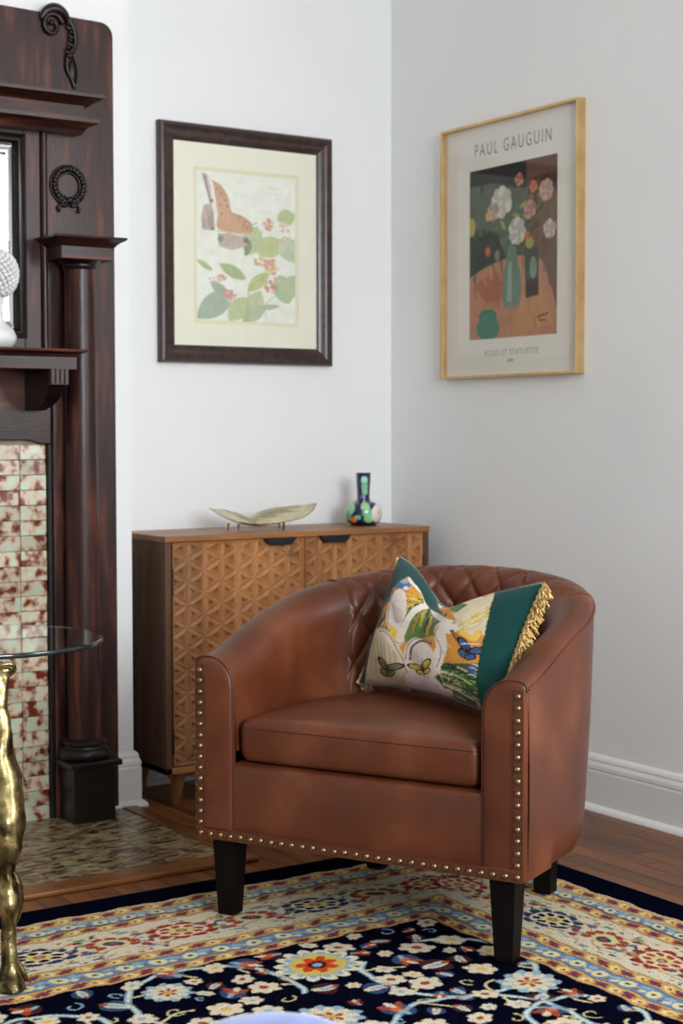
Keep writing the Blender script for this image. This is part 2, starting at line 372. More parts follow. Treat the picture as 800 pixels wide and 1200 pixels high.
# bead strips between mirror and side boards
for xx in (1.657, .343):
    mb = MB(); mb.prism([(xx+.0095*math.cos(t), YP-.011*math.sin(t)) for t in np.linspace(0, PI, 9)], 'z', 1.21, 1.80)
    obj('bead_strip', mb, DW, fp, smooth='auto')
# entablature below the crest: cornice, frieze, lower moulding
def slab(x1, y0, z0, z1, prof, name, m=DX, x0=None):
    """moulding run with a mitred return at its right and left end; prof = (overhang 0..1 outwards, height 0..1)"""
    xl = 2.0-x1 if x0 is None else x0; mb = MB(); P = []
    for (d, h) in prof:
        z = z0+(z1-z0)*h
        P.append([(xl-d, YP, z), (xl-d, y0-d, z), (x1+d, y0-d, z), (x1+d, YP, z)])
    P = np.array(P).transpose(1, 0, 2); k = len(mb.v); mb.grid(P)
    n = P.shape[1]
    mb.f.append(tuple(i*n+n-1 for i in range(4))); mb.f.append(tuple(i*n for i in range(4))[::-1])
    return obj(name, mb, m, fp, smooth='auto')
slab(1.768, 3.842, 1.838, 1.864, [(0, 0), (.002, .05), (.006, .2), (.016, .42), (.024, .62), (.028, .68), (.033, .7), (.034, 1), (0, 1)], 'cornice')
slab(1.755, 3.842, 1.800, 1.840, [(0, 0), (0, 1)], 'frieze_board')
slab(1.750, 3.838, 1.766, 1.801, [(.0, 0), (.002, .1), (.006, .35), (.018, .6), (.030, .68), (.032, .72), (.033, 1), (0, 1)], 'lower_moulding')
# columns with capital, base and plinth
def column(cx):
    cy = 3.828
    s = 1 if cx > 1 else 1
    obj('column', MB().lathe([(.0425, .195), (.0435, .40), (.043, .7), (.0405, 1.1), (.0385, 1.40), (.0385, 1.432)], cx, cy, 40), DW, fp, smooth='auto')
    obj('column_base', MB().lathe([(.062, .163), (.066, .170), (.066, .180), (.062, .188), (.053, .192), (.051, .197), (.055, .201), (.055, .207), (.050, .212), (.043, .216)], cx, cy, 40), M['carve'], fp, smooth='auto')
    obj('column_neck', MB().lathe([(.039, 1.418), (.044, 1.424), (.044, 1.430), (.050, 1.436), (.056, 1.442)], cx, cy, 40), M['carve'], fp, smooth='auto')
    bx('plinth', M['carve'], fp, cx-.056, cx+.060, 3.768, YP+.01, .0058, .148, bevel=.002)
    bx('plinth_cap', M['carve'], fp, cx-.068, cx+.076, 3.756, YP, .147, .163, bevel=.004)
    bx('capital_block', DX, fp, cx-.074, cx+.070, 3.774, YP, 1.441, 1.474, bevel=.002)
    slab(cx+.070, 3.774, 1.472, 1.498, [(0, 0), (.002, .1), (.006, .3), (.012, .5), (.022, .72), (.025, .78), (.0265, 1), (0, 1)], 'capital_slab', x0=cx-.074)
column(1.733); column(.267)
# pilasters beside the tiles
for (a, c) in ((1.668, 1.716), (.284, .332)):
    bx('pilaster', DW, fp, a, c, 3.858, YP+.01, .0058, 1.19, bevel=.003)
# mantel shelf
slab(1.662, 3.692, 1.188, 1.2085, [(0, 0), (.003, .15), (.005, .4), (.014, .6), (.019, .66), (.021, .72), (.0225, 1), (0, 1)], 'mantel_shelf')
slab(1.660, 3.690, 1.160, 1.189, [(0, 0), (0, 1)], 'shelf_fascia')
def bracket(xc):
    x0, x1 = xc-.0245, xc+.0245
    pts = [(3.702, 1.160), (3.702, 1.122), (3.716, 1.118), (3.728, 1.100), (3.752, 1.083), (3.786, 1.070), (3.835, 1.060), (YP, 1.060), (YP, 1.160)]
    obj('bracket', MB().prism(pts, 'x', x0+.004, x1-.004), M['carve'], fp, bevel=.002)
    mb = MB()
    for k in range(4): mb.box(x0+.002+k*.0122, x0+.0105+k*.0122, 3.694, 3.712, 1.124, 1.160)
    mb.box(x0, x1, 3.700, 3.72, 1.122, 1.160); obj('bracket_flutes', mb, DW, fp, fix=False)
for xc in (1.617, .383): bracket(xc)
# frieze above the tiles with its shallow arched lower edge
low = [(1.657, .975), (1.640, .975), (1.622, .981), (1.600, .985), (.400, .985), (.378, .981), (.360, .975), (.343, .975)]
obj('frieze_panel', MB().prism([(1.668, 1.162), (1.668, .975)] + low[:-1] + [(.332, .975), (.332, 1.162)], 'y', 3.868, YC), DX, fp, bevel=.002)
mb = MB(); mb.box(1.6575, 1.668, 3.866, 3.90, 0.001, .975); obj('tile_edge_strip', mb, M['black'], fp, bevel=.002)
bx('tile_bed', M['grout'], fp, 1.297, 1.6575, 3.888, YC, 0, .985)
bx('tile_bed', M['grout'], fp, .70, 1.297, 3.888, YC, .742, .985)
tw, th = .0718, .0389
t0 = None
def tile(xc, zc, m, name='tile'):
    global t0
    if t0 is None:
        w, h = tw/2-.0005, th/2-.0005
        t0 = obj(name, MB().box(-w, w, -.005, .005, -h, h), m, fp, local=True, bevel=.0015, seg=1)
        o = t0
    else: o = t0.copy(); COL.objects.link(o); o.parent = fp
    o.location = (xc-1.0, 3.888-.005-3.878+random.uniform(-.0012, .0012), zc)
    o.rotation_euler = (random.uniform(-.03, .03), 0, random.uniform(-.025, .025)); return o
for j in range(25):
    for i in range(5): tile(1.657-tw*(i+.5), .001+th*(j+.5), M['tile'])
    if j > 18:
        for i in range(5, 13): tile(1.657-tw*(i+.5), .001+th*(j+.5), M['tile'])
obj('firebox', MB().box(.70, 1.297, 3.898, 3.903, 0, .742), M['soot'], fp)
mb = MB(); mb.box(.70, .722, 3.872, 3.90, 0, .742).box(1.275, 1.297, 3.872, 3.90, 0, .742).box(.722, 1.275, 3.872, 3.90, .718, .742)
obj('firebox_frame', mb, M['black'], fp, fix=False)
bx('surround_panel', DW, fp, .332, .70, 3.872, YC, 0, .98)
# carved wreath
wr = MB(); cx, cz = 1.7245, 1.638; rr = .040
K = 26
for k in range(K):
    t = 2*PI*k/K; wob = .003*math.sin(7*t)
    wr.ball((cx+(rr)*math.cos(t), YP-.006, cz+rr*1.06*math.sin(t)), .0085+.002*(k % 2), .008, .0075+.002*((k+1) % 2), 7, 5)
wr.tube([(cx+(rr-.009)*math.cos(t), YP-.005, cz+(rr-.009)*1.06*math.sin(t)) for t in np.linspace(0, 2*PI, 30)[:-1]], .0028, 5, closed=True)
wr.tube([(cx+(rr+.009)*math.cos(t), YP-.004, cz+(rr+.009)*1.05*math.sin(t)) for t in np.linspace(0, 2*PI, 30)[:-1]], .0028, 5, closed=True)
for sx in (-1, 1):     # ribbon bow
    wr.tube([(cx+sx*a, YP-.008, cz-c) for a, c in curve([(0, .038), (.014, .028), (.026, .036), (.020, .046), (.004, .042)], 5)], .0035, 5)
    wr.tube([(cx+sx*a, YP-.006, cz-c) for a, c in curve([(.002, .040), (.010, .052), (.022, .050), (.030, .058), (.026, .068)], 5)], [.005]*10+[.0035]*11, 5)
    wr.ball((cx+sx*.027, YP-.006, cz-.064), .005, .005, .006, 6, 4)
wr.ball((cx, YP-.010, cz-.038), .009, .008, .009, 8, 5)
obj('wreath_ornament', wr, M['carve'], fp, smooth=True, fix=False)
# carved scroll
sc = MB()
spir = [(1.683+(.030-.0235*min(1, t/8.2))*math.cos(t+.2), YP-.006, 2.038+(.034-.0265*min(1, t/8.2))*math.sin(t+.2)) for t in np.linspace(0, 8.2, 40)]
sc.tube(spir, [.0078-.0030*i/40 for i in range(40)], 6)
sc.ball(spir[-1], .007, .008, .007, 8, 5)
sc.tube([(a, YP-.006, c) for a, c in curve([(1.652, 2.050), (1.666, 2.072), (1.690, 2.082), (1.714, 2.074), (1.730, 2.056)], 6)], [.005+.009*math.sin(PI*i/24) for i in range(25)], 6)
stem = curve([(1.726, 2.060), (1.740, 2.040), (1.746, 2.012), (1.742, 1.988), (1.727, 1.972), (1.722, 1.952), (1.724, 1.930), (1.735, 1.908), (1.744, 1.886)], 6)
sc.tube([(a, YP-.006, c) for a, c in stem], [.0085-.0045*i/len(stem) for i in range(len(stem))], 6)
for k, (a, c, q) in enumerate([(1.730, 2.046, .010), (1.737, 2.026, .011), (1.736, 2.006, .012), (1.731, 1.986, .013)]):
    sc.tube([(a+q*math.cos(t), YP-.008, c+q*math.sin(t)) for t in np.linspace(-.6-PI*.75, .4, 9)], [.002, .003, .004, .0045, .0045, .004, .0035, .003, .002], 5)
    sc.ball((a-.004, YP-.007, c+.002), .005, .006, .006, 7, 5)
sc.ball((1.729, YP-.007, 1.967), .011, .009, .008, 8, 5)
sc.tube([(a, YP-.004, c) for a, c in curve([(1.742, 1.968), (1.750, 1.945), (1.752, 1.918), (1.744, 1.888)], 5)], .0025, 5)
sc.ball((1.740, YP+.001, 1.930), .012, .006, .034, 8, 6)
obj('scroll_ornament', sc, M['carve'], fp, smooth=True, fix=False)

# hearth with mottled tiles and oak border
he = empty('hearth', 'flat hearth of mottled green and brown tiles edged in oak, in front of fireplace', 'hearth', (1.0, 3.55, 0))
HX0, HX1, HY0, HY1 = .70, 1.862, 3.298, 3.8775
bx('tile_bed', M['grout'], he, HX0, HX1, HY0, HY1, -.0015, .0012)
h0 = None; hw, hh = .0726, .0385
ni = int((HX1-HX0)/hw); nj = int((HY1-HY0)/hh)+1
hh = (HY1-HY0)/nj; hw = (HX1-HX0)/ni
for j in range(nj):
    for i in range(ni):
        if h0 is None:
            h0 = obj('tile', MB().box(-hw/2+.0004, hw/2-.0004, -hh/2+.0004, hh/2-.0004, -.002, .002), M['htile'], he, local=True, bevel=.0012, seg=1); o = h0
        else: o = h0.copy(); COL.objects.link(o); o.parent = he
        o.location = (HX1-hw*(i+.5)-1.0, HY1-hh*(j+.5)-3.55, .0025+random.uniform(-.0005, .0005)); o.rotation_euler = (random.uniform(-.01, .01), random.uniform(-.008, .008), 0)
bx('border', M['hwood'], he, HX0, 1.905, 3.228, HY0, -.001, .010, bevel=.003)
bx('border', M['hwoody'], he, HX1, 1.905, HY0, 3.873, -.001, .008, bevel=.003)

# ================================================================== CABINET
cb = empty('cabinet', 'low carved acacia cabinet with star lattice doors standing behind the chair', 'cabinet', (2.40, 3.965, 0))
CX0, CX1, CY0, CY1, CZ0, CZ1 = 1.967, 2.836, 3.820, 4.112, .088, .728
bx('top_board', M['cabtop'], cb, CX0-.002, CX1+.002, CY0-.004, CY1, CZ1-.016, CZ1, bevel=.002)
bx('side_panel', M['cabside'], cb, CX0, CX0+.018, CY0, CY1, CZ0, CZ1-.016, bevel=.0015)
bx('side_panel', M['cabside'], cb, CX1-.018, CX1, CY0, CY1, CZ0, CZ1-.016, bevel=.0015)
bx('bottom_board', M['cabtop'], cb, CX0, CX1, CY0, CY1, CZ0, CZ0+.018, bevel=.0015)
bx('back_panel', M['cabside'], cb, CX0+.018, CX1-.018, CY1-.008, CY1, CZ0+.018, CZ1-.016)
def carved_door(x0, x1, z0, z1, hx0, hx1, hinge_x, ph):
    st = .0032; nx = int((x1-x0)/st)+1; nz = int((z1-z0)/st)+1
    X, Z = np.meshgrid(np.linspace(x0, x1, nx), np.linspace(z0, z1, nz), indexing='ij')
    L = .0602; px = X-1.985-.049; pz = Z-z0-.012
    best = np.full(X.shape, 9.0); S = np.zeros(X.shape)
    for ang in (90, 30, -30):
        c, s = math.cos(math.radians(ang)), math.sin(math.radians(ang))
        along = px*c+pz*s; nrm = -px*s+pz*c
        row = np.round(nrm/(.8660*L)); d = np.abs(nrm-row*.8660*L)
        # where on the row the lattice points sit (rows are shifted by half a cell alternately)
        sft = (row % 2)*.5
        sfr = along/L-sft; sfr = sfr-np.floor(sfr)
        m = d < best; best = np.where(m, d, best); S = np.where(m, sfr, S)
    w = .165*L*np.sin(PI*S)**.8+.0010
    h = np.where(best < w, -.0030*(1-best/w), -.0125*np.clip((best-w)/(.13*L), 0, 1)**.8)
    edge = np.minimum.reduce([X-x0, x1-X, Z-z0, z1-Z]); h = np.where(edge < .004, 0, h)
    # plank strips
    sid = np.floor((X-1.985)/.097).astype(int); rs = np.random.default_rng(3); tints = rs.uniform(.78, 1.18, 20); hue = rs.uniform(-1, 1, 20)
    seam = np.abs((X-1.985)/.097-np.round((X-1.985)/.097))*.097 < .0014
    h = np.where(seam, h-.001, h)
    Y = CY0+.001-h
    base = np.array(lin((178, 120, 66))); col = base*tints[sid][..., None]*(1+np.stack([.05*hue[sid], 0*hue[sid], -.10*hue[sid]], -1))
    for kx, kz, kr in ((2.362, .668, .016), (2.715, .69, .018), (2.045, .13, .014)):
        kk = np.exp(-(((X-kx)/kr)**2+((Z-kz)/(kr*.9))**2)); col = col*(1-.55*kk[..., None])
    mb = MB(); mb.grid(np.stack([X, Y, Z], -1)); n = nx*nz
    I = np.arange(n).reshape(nx, nz)
    rim = list(I[:, 0])+list(I[-1, 1:])+list(I[-2::-1, -1])+list(I[0, -2:0:-1])
    k = len(mb.v)
    for q in rim: v = mb.v[q]; mb.v.append((v[0], CY0+.02, v[2]))
    m_ = len(rim)
    for i in range(m_): mb.f.append((rim[i], rim[(i+1) % m_], k+(i+1) % m_, k+i))
    mb.f.append(tuple(range(k, k+m_)))
    cc = np.vstack([col.reshape(-1, 3), col.reshape(-1, 3)[rim]])
    d = obj('door', mb, M['door'], cb, cols=cc)
    import bmesh
    b_ = bmesh.new(); b_.from_mesh(d.data); bmesh.ops.recalc_face_normals(b_, faces=b_.faces); b_.to_mesh(d.data); b_.free()
    hb = MB(); zt = CZ1-.014
    hb.prism([(hx0, zt), (hx0+.010, zt-.014), (hx0+.022, zt-.021), (hx1-.022, zt-.021), (hx1-.010, zt-.014), (hx1, zt)], 'y', CY0-.012, CY0+.004)
    hb.v = [v for v in hb.v]
    hh_ = obj('handle', hb, M['black'], cb, bevel=.002)
    for zc in (.606, .178):
        obj('hinge', MB().lathe([(.0032, zc-.036), (.0032, zc-.034), (.0032, zc+.034), (.0032, zc+.036)], hinge_x, CY0-.001, 8), M['black'], cb)
carved_door(1.990, 2.404, CZ0+.022, CZ1-.018, 2.267, 2.374, 1.9875, 0)
carved_door(2.407, 2.815, CZ0+.022, CZ1-.018, 2.449, 2.556, 2.8165, 0)
for lx in (2.025, 2.780):
    for ly in (3.862, 4.07):
        s = -1 if lx < 2.4 else 1
        mb = MB().lathe([(.012, 0), (.0125, .004), (.0215, .088), (.0215, .090)], lx, ly, 14)
        mb.v = [(v[0]+s*.010*(1-v[2]/.09), v[1], v[2]) for v in mb.v]
        obj('leg', mb, M['cabwood'], cb, smooth='auto')
bx('apron', M['cabwood'], cb, 1.995, 2.808, 3.858, 3.872, .070, .089, bevel=.002)

# brass leaf dish
ld = empty('leaf_dish', 'pale brass dish of two joined curling leaves on the cabinet top', 'dish', (2.315, 3.93, .728))
def leaf(x0, x1, ztip, zin, wid, yc, name, lean):
    nu, nv = 34, 14; P = np.zeros((nu, nv, 3))
    for i in range(nu):
        t = i/(nu-1); xx = x1+(x0-x1)*t
        w = wid*(math.sin(PI*min(1, t*.93+.05))**.75)*(1-.35*t)+.0008
        zc = zin+(ztip-zin)*t**1.9
        for j in range(nv):
            s = -1+2*j/(nv-1)
            ridge = .0015*abs(math.sin(4*PI*(t+abs(s)*.35)))
            P[i, j] = (xx, yc+lean*t+s*w, zc+.024*(t**.5)*(1-t**3)*s*1.0+.020*(s*s)*math.sin(PI*min(1, t+.12))*(1-.55*t)+ridge)
    mb = MB(); mb.grid(P); o = obj(name, mb, M['brass'], ld, smooth=True)
    m = o.modifiers.new('solid', 'SOLIDIFY'); m.thickness = .002
    obj('vein', MB().tube([tuple(P[i, nv//2]+np.array([0, 0, .001])) for i in range(0, nu, 3)], .0013, 5), M['brass'], o, smooth=True)
leaf(2.166, 2.322, .792, .740, .062, 3.925, 'leaf', .01)
leaf(2.508, 2.300, .797, .741, .066, 3.935, 'leaf', -.01)
for fx, fy, m_ in ((2.238, 3.900, 'brassdark'), (2.236, 3.955, 'brassdark'), (2.386, 3.903, 'black'), (2.404, 3.955, 'brassdark')):
    obj('foot', MB().lathe([(.0035, .728), (.003, .731), (.003, .744), (.004, .749)], fx, fy, 8), M[m_], ld, smooth='auto')

# painted vase
vz = .728; vx, vy = 2.702, 3.965
pf = [(0, 0), (.030, 0), (.040, .004), (.050, .014), (.055, .030), (.055, .045), (.049, .059), (.036, .068), (.023, .073), (.019, .080), (.019, .100), (.0205, .125), (.0215, .148), (.022, .155), (.0195, .156), (.017, .150), (.016, .12), (.015, .085)]
pfc = curve([p for p in pf], 4); nA = 72
P = np.array([[(vx+max(r, 0)*math.cos(2*PI*i/nA), vy+max(r, 0)*math.sin(2*PI*i/nA), vz+z) for r, z in pfc] for i in range(nA)])
mb = MB(); mb.grid(P, True)
cv = Canvas(-PI, -.005, PI, .165, 500, 170, (20, 18, 74))
def vb(a, z, ra, rz, c): 
    for k in (-2*PI, 0, 2*PI): cv.ell(a+k, z, ra, rz, c)
A0 = math.atan2(-vy, -vx)     # direction that faces the room
def av(d): return (A0+d+PI) % (2*PI)-PI
for d, z, ra, rz, c in [(-.95, .050, .45, .020, (150, 205, 160)), (-1.1, .030, .35, .016, (110, 180, 140)), (.12, .060, .26, .016, (170, 220, 160)), (.2, .040, .30, .012, (120, 195, 150)), (.35, .022, .30, .013, (140, 210, 140)),
                        (-.62, .018, .22, .009, (235, 140, 40)), (-.3, .026, .2, .007, (130, 200, 170)), (.95, .036, .52, .026, (238, 228, 232)), (1.25, .05, .4, .018, (238, 232, 238)), (.98, .040, .15, .009, (225, 210, 110)),
                        (.15, .135, .5, .012, (180, 230, 225)), (.2, .115, .55, .014, (130, 200, 170)), (.3, .10, .5, .008, (150, 205, 150)), (-.2, .085, .5, .006, (80, 70, 150)), (.0, .088, .3, .006, (120, 110, 190)),
                        (-2.0, .04, .5, .02, (130, 200, 160)), (2.4, .03, .5, .02, (235, 225, 230)), (2.4, .03, .16, .008, (225, 180, 80)), (3.0, .12, .5, .012, (140, 205, 170))]:
    vb(av(d), z, ra, rz, c)
vb(av(.1), .004, 3, .0035, (14, 14, 40))
Aang = np.arctan2(P[..., 1]-vy, P[..., 0]-vx); cols = cv.sample(Aang, P[..., 2]-vz)
o = obj('vase', mb, M['vase'], cols=cols.reshape(-1, 3), smooth=True, loc=(vx, vy, vz)); tag(o, 'small navy, green and white painted bottle vase on the cabinet', 'vase')

# ================================================================== FRAMED PICTURES
def frame_sides(parent, name, ringprof, corners, axis, m):
    """four mitred sides; ringprof=(inset, depth off wall); corners a0,a1,z0,z1"""
    a0, a1, z0, z1 = corners
    def p3(a, d, z): return (a, YB-d, z) if axis == 'y' else (XR-d, a, z)
    C4 = lambda i: [(a0+i, z0+i), (a1-i, z0+i), (a1-i, z1-i), (a0+i, z1-i)]
    for k in range(4):
        mb = MB(); P = np.array([[p3(C4(i)[k][0], d, C4(i)[k][1]) for i, d in ringprof], [p3(C4(i)[(k+1) % 4][0], d, C4(i)[(k+1) % 4][1]) for i, d in ringprof]])
        n = len(ringprof); mb.grid(P); mb.f += [tuple(range(n)), tuple(range(n, 2*n)), (0, n-1, 2*n-1, n)]
        obj(name, mb, m, parent, smooth='auto')
def text_mesh(s, size, wx, m, parent, fn, name='lettering', spacing=1.0, bold=0.0):
    cu = bpy.data.curves.new(name, 'FONT'); cu.body = s; cu.size = size; cu.align_x = 'CENTER'; cu.align_y = 'CENTER'; cu.space_character = spacing; cu.resolution_u = 3; cu.offset = bold
    to = bpy.data.objects.new('tmp', cu); COL.objects.link(to); bpy.context.view_layer.update()
    dg = bpy.context.evaluated_depsgraph_get(); me = bpy.data.meshes.new_from_object(to.evaluated_get(dg)); bpy.data.objects.remove(to)
    xs = [v.co.x for v in me.vertices]; k = wx/(max(xs)-min(xs)); c = (max(xs)+min(xs))/2
    ys = [v.co.y for v in me.vertices]; cy_ = (max(ys)+min(ys))/2; ky = size/(max(ys)-min(ys))
    mb = MB(); mb.add([fn((v.co.x-c)*k, (v.co.y-cy_)*ky) for v in me.vertices], [tuple(p.vertices) for p in me.polygons])
    n = len(mb.v); bpy.data.meshes.remove(me); return obj(name, mb, m, parent)

# --- butterfly print, back wall
f1 = empty('framed_print', 'butterfly and berry print in a wide dark wood frame on the left wall section', 'picture', (2.392, YB, 1.544))
FA = (2.101, 2.682, 1.204, 1.884)
frame_sides(f1, 'frame_side', [(0, .001), (0, .020), (.004, .025), (.012, .026), (.016, .022), (.020, .019), (.030, .019), (.038, .017), (.044, .014), (.050, .011), (.053, .006), (.053, .001)], FA, 'y', M['blackframe'])
obj('backing', MB().box(FA[0]+.045, FA[1]-.045, YB-.006, YB-.001, FA[2]+.045, FA[3]-.045), M['mat'], f1)
# print (canvas in the photograph crop's rectified units)
bc = Canvas(205, 265, 592, 860, 560, 800, (236, 238, 224))
bc.poly([(205, 265), (592, 265), (592, 860), (205, 860)], (254, 255, 246))
def bstroke(p, w, c, al=1): bc.stroke(curve(p, 6), w, c, al)
# leaves
def leafp(x0, y0, x1, y1, w, c, c2=None, al=1.0, n=14):
    dx, dy = x1-x0, y1-y0; L = math.hypot(dx, dy); nx, ny = -dy/L, dx/L
    a = [(x0+dx*t+nx*w*math.sin(PI*t)**.8, y0+dy*t+ny*w*math.sin(PI*t)**.8) for t in np.linspace(0, 1, n)]
    b_ = [(x0+dx*t-nx*w*math.sin(PI*t)**.8, y0+dy*t-ny*w*math.sin(PI*t)**.8) for t in np.linspace(1, 0, n)]
    bc.poly(a+b_, c, al)
    if c2:
        bc.stroke([(x0, y0), (x1, y1)], 2.5, c2, .6)
        for t in (.2, .35, .5, .65, .8):
            for sg in (-1, 1): bc.stroke([(x0+dx*t, y0+dy*t), (x0+dx*(t+.12)+sg*nx*w*.8, y0+dy*(t+.12)+sg*ny*w*.8)], 1.5, c2, .45)
leafp(205, 855, 345, 735, 46, (150, 178, 152), (100, 140, 118)); leafp(255, 705, 330, 760, 20, (150, 180, 150), (110, 145, 120))
leafp(330, 860, 395, 760, 38, (188, 204, 140), (150, 170, 100)); leafp(400, 860, 450, 730, 40, (196, 206, 150), (160, 176, 110)); leafp(380, 860, 470, 790, 30, (176, 196, 150), (140, 170, 120))
leafp(205, 620, 265, 660, 12, (172, 188, 110), (120, 150, 80)); leafp(292, 630, 395, 688, 24, (160, 184, 100), (110, 140, 70))
leafp(400, 735, 485, 655, 26, (190, 202, 110), (150, 160, 70)); leafp(590, 705, 500, 735, 60, (168, 196, 140), (130, 165, 110)); leafp(592, 660, 540, 770, 40, (180, 202, 150), (140, 170, 120))
leafp(592, 408, 520, 440, 34, (190, 208, 130), (150, 180, 90)); leafp(400, 590, 440, 470, 44, (192, 208, 150), (140, 170, 100)); leafp(440, 580, 540, 520, 44, (196, 208, 130), (160, 175, 90)); leafp(592, 610, 545, 500, 44, (202, 216, 180), (170, 190, 140))
leafp(440, 800, 530, 790, 12, (176, 194, 160), (130, 160, 120)); leafp(395, 590, 412, 530, 14, (90, 130, 70), None)
bstroke([(400, 860), (405, 740), (440, 690), (500, 700)], 4, (170, 185, 90)); bstroke([(480, 860), (470, 790), (520, 740)], 3, (160, 184, 130), .8)
bstroke([(275, 700), (300, 730), (330, 760)], 3, (140, 160, 110))
# butterfly
bc.poly([(222, 272), (246, 276), (262, 330), (268, 392), (258, 396), (240, 330)], (200, 170, 160)); bc.poly([(232, 400), (262, 392), (276, 480), (262, 500), (226, 498), (222, 450)], (196, 166, 160))
for k in range(14):
    t = k/13; bc.ell(236+t*22, 285+t*100, 4.5, 4, (120, 84, 84)); bc.ell(250+t*15, 290+t*90, 3, 3, (240, 232, 222))
for k in range(16): bc.stroke([(230+k*2.6, 410+rng.uniform(0, 10)), (228+k*2.9, 490)], 1.6, (126, 90, 92), .7)
bc.ell(262, 380, 8, 6, (70, 54, 44)); bc.ell(266, 492, 9, 8, (84, 84, 50))
bc.poly(curve([(266, 300), (300, 322), (325, 365), (338, 420), (375, 432), (410, 455), (422, 480), (405, 500), (290, 492), (286, 430), (276, 360)], 5), (214, 142, 84))
for k in range(7): bc.stroke([(300+k*12, 488), (282+k*8+6*k, 350+k*18)], 3, (228, 172, 112), .8)
for (a_, c_) in ((285, 330), (300, 350), (315, 375), (322, 400), (295, 395), (300, 430), (370, 440), (392, 455), (385, 470), (400, 478)): bc.ell(a_, c_, 5, 4.5, (120, 72, 44))
bc.stroke(curve([(266, 300), (300, 322), (325, 365), (338, 420), (375, 432), (410, 455), (422, 480)], 5), 3.5, (120, 76, 40), .8)
bc.poly([(285, 510), (330, 505), (400, 520), (402, 545), (380, 560), (340, 574), (290, 560)], (202, 176, 164))
for k in range(10): bc.stroke([(290+k*11, 512+k), (292+k*11, 560)], 2, (130, 96, 90), .7)
bc.ell(296, 530, 11, 14, (110, 96, 74)); bc.ell(396, 530, 12, 12, (64, 44, 36)); bc.ell(395, 585, 8, 9, (80, 66, 40), al=.6)
bc.stroke([(285, 498), (430, 510), (470, 530)], 6, (206, 200, 150)); bc.stroke([(410, 470), (440, 455)], 4, (196, 160, 90))
# blossoms and berries
def cluster(cx_, cy_, r, c, c2, n=12):
    for k in range(n):
        a = rng.uniform(0, 2*PI); q = r*math.sqrt(rng.uniform(0, 1)); bc.ell(cx_+q*math.cos(a), cy_+q*math.sin(a), r*.34, r*.3, c if k % 3 else c2)
cluster(330, 755, 24, (218, 120, 112), (240, 196, 180), 16); cluster(300, 688, 18, (220, 136, 124), (240, 200, 186)); cluster(260, 695, 12, (226, 160, 150), (240, 210, 200), 8)
cluster(490, 712, 22, (212, 104, 88), (240, 180, 150), 14); cluster(455, 612, 24, (222, 166, 100), (240, 210, 150), 14); cluster(500, 630, 28, (230, 150, 120), (240, 214, 140), 18)
cluster(478, 462, 24, (222, 136, 110), (240, 190, 160), 14); cluster(550, 466, 22, (232, 190, 170), (244, 220, 206), 12); cluster(542, 520, 14, (228, 180, 150), (240, 214, 190), 8); cluster(515, 680, 14, (224, 150, 140), (242, 200, 190), 8)
bc.stroke([(440, 312), (530, 310)], 2, (205, 208, 190), .6); bc.stroke([(430, 336), (540, 334)], 2, (205, 208, 190), .6); bc.stroke([(440, 410), (500, 402), (480, 420)], 3, (190, 200, 190), .6)
bc.a = bc.a*.74+np.array(lin((255, 255, 246)))*.26
bc.a = bc.a
nx, nz = 150, 200; X, Z = np.meshgrid(np.linspace(2.226, 2.558, nx), np.linspace(1.328, 1.755, nz), indexing='ij')
cols = bc.sample(205+387*(X-2.226)/.332, 860-595*(Z-1.328)/.427)
mb = MB(); mb.grid(np.stack([X, np.full_like(X, YB-.0072), Z], -1)); obj('print', mb, M['art'], f1, cols=cols.reshape(-1, 3))
# mat board with window opening
mb = MB()
mb.box(2.150, 2.216, YB-.0095, YB-.0065, 1.248, 1.836).box(2.568, 2.636, YB-.0095, YB-.0065, 1.248, 1.836).box(2.216, 2.568, YB-.0095, YB-.0065, 1.248, 1.318).box(2.216, 2.568, YB-.0095, YB-.0065, 1.765, 1.836)
obj('mat_board', mb, M['mat'], f1, fix=False)
obj('print_margin', MB().box(2.214, 2.570, YB-.0068, YB-.006, 1.316, 1.767), mat('aged_paper', (244, 238, 206), (240, 234, 204), 5, rough=.8), f1)
obj('glass', MB().box(2.150, 2.636, YB-.0118, YB-.0108, 1.248, 1.836), M['pane'], f1)
# --- flower poster, right wall
f2 = empty('framed_poster', 'flower still life poster in a thin gold frame on the right wall', 'picture', (XR, 3.53, 1.522))
GA = (3.232, 3.830, 1.160, 1.884)
frame_sides(f2, 'frame_side', [(0, .001), (0, .028), (.001, .029), (.006, .029), (.007, .028), (.0075, .012), (.0075, .001)], GA, 'x', M['goldframe'])
obj('poster_paper', MB().box(XR-.010, XR-.002, GA[0]+.006, GA[1]-.006, GA[2]+.006, GA[3]-.006), M['paper'], f2)
pc = Canvas(0, 0, 1, 1.27, 420, 530, (86, 94, 86))     # x right, y down
pc.poly([(0, 0), (.66, 0), (.66, .22), (.3, .12), (0, .12)], (30, 32, 32)); pc.poly([(.66, 0), (1, 0), (1, .14), (.66, .2)], (116, 74, 62)); pc.poly([(.66, .14), (1, .12), (1, .30), (.66, .3)], (76, 48, 38))
pc.poly([(.68, .25), (1, .25), (1, 1.27), (.62, 1.27)], (124, 96, 82)); pc.poly([(0, .40), (.35, .48), (.5, .9), (0, .9)], (44, 56, 54)); pc.poly([(0, .12), (.68, .2), (.66, .55), (0, .42)], (96, 102, 92))
pc.poly(curve([(0, .80), (.25, .72), (.6, .68), (.84, .74), (.93, .92), (1.0, 1.1), (1, 1.27)], 6)+[(0, 1.27)], (198, 138, 108))
pc.poly(curve([(.05, .86), (.3, .78), (.5, .80), (.45, .95), (.2, 1.0)], 5), (180, 106, 80)); pc.poly([(.55, .95), (.85, .9), (.95, 1.2), (.5, 1.25)], (206, 150, 106))
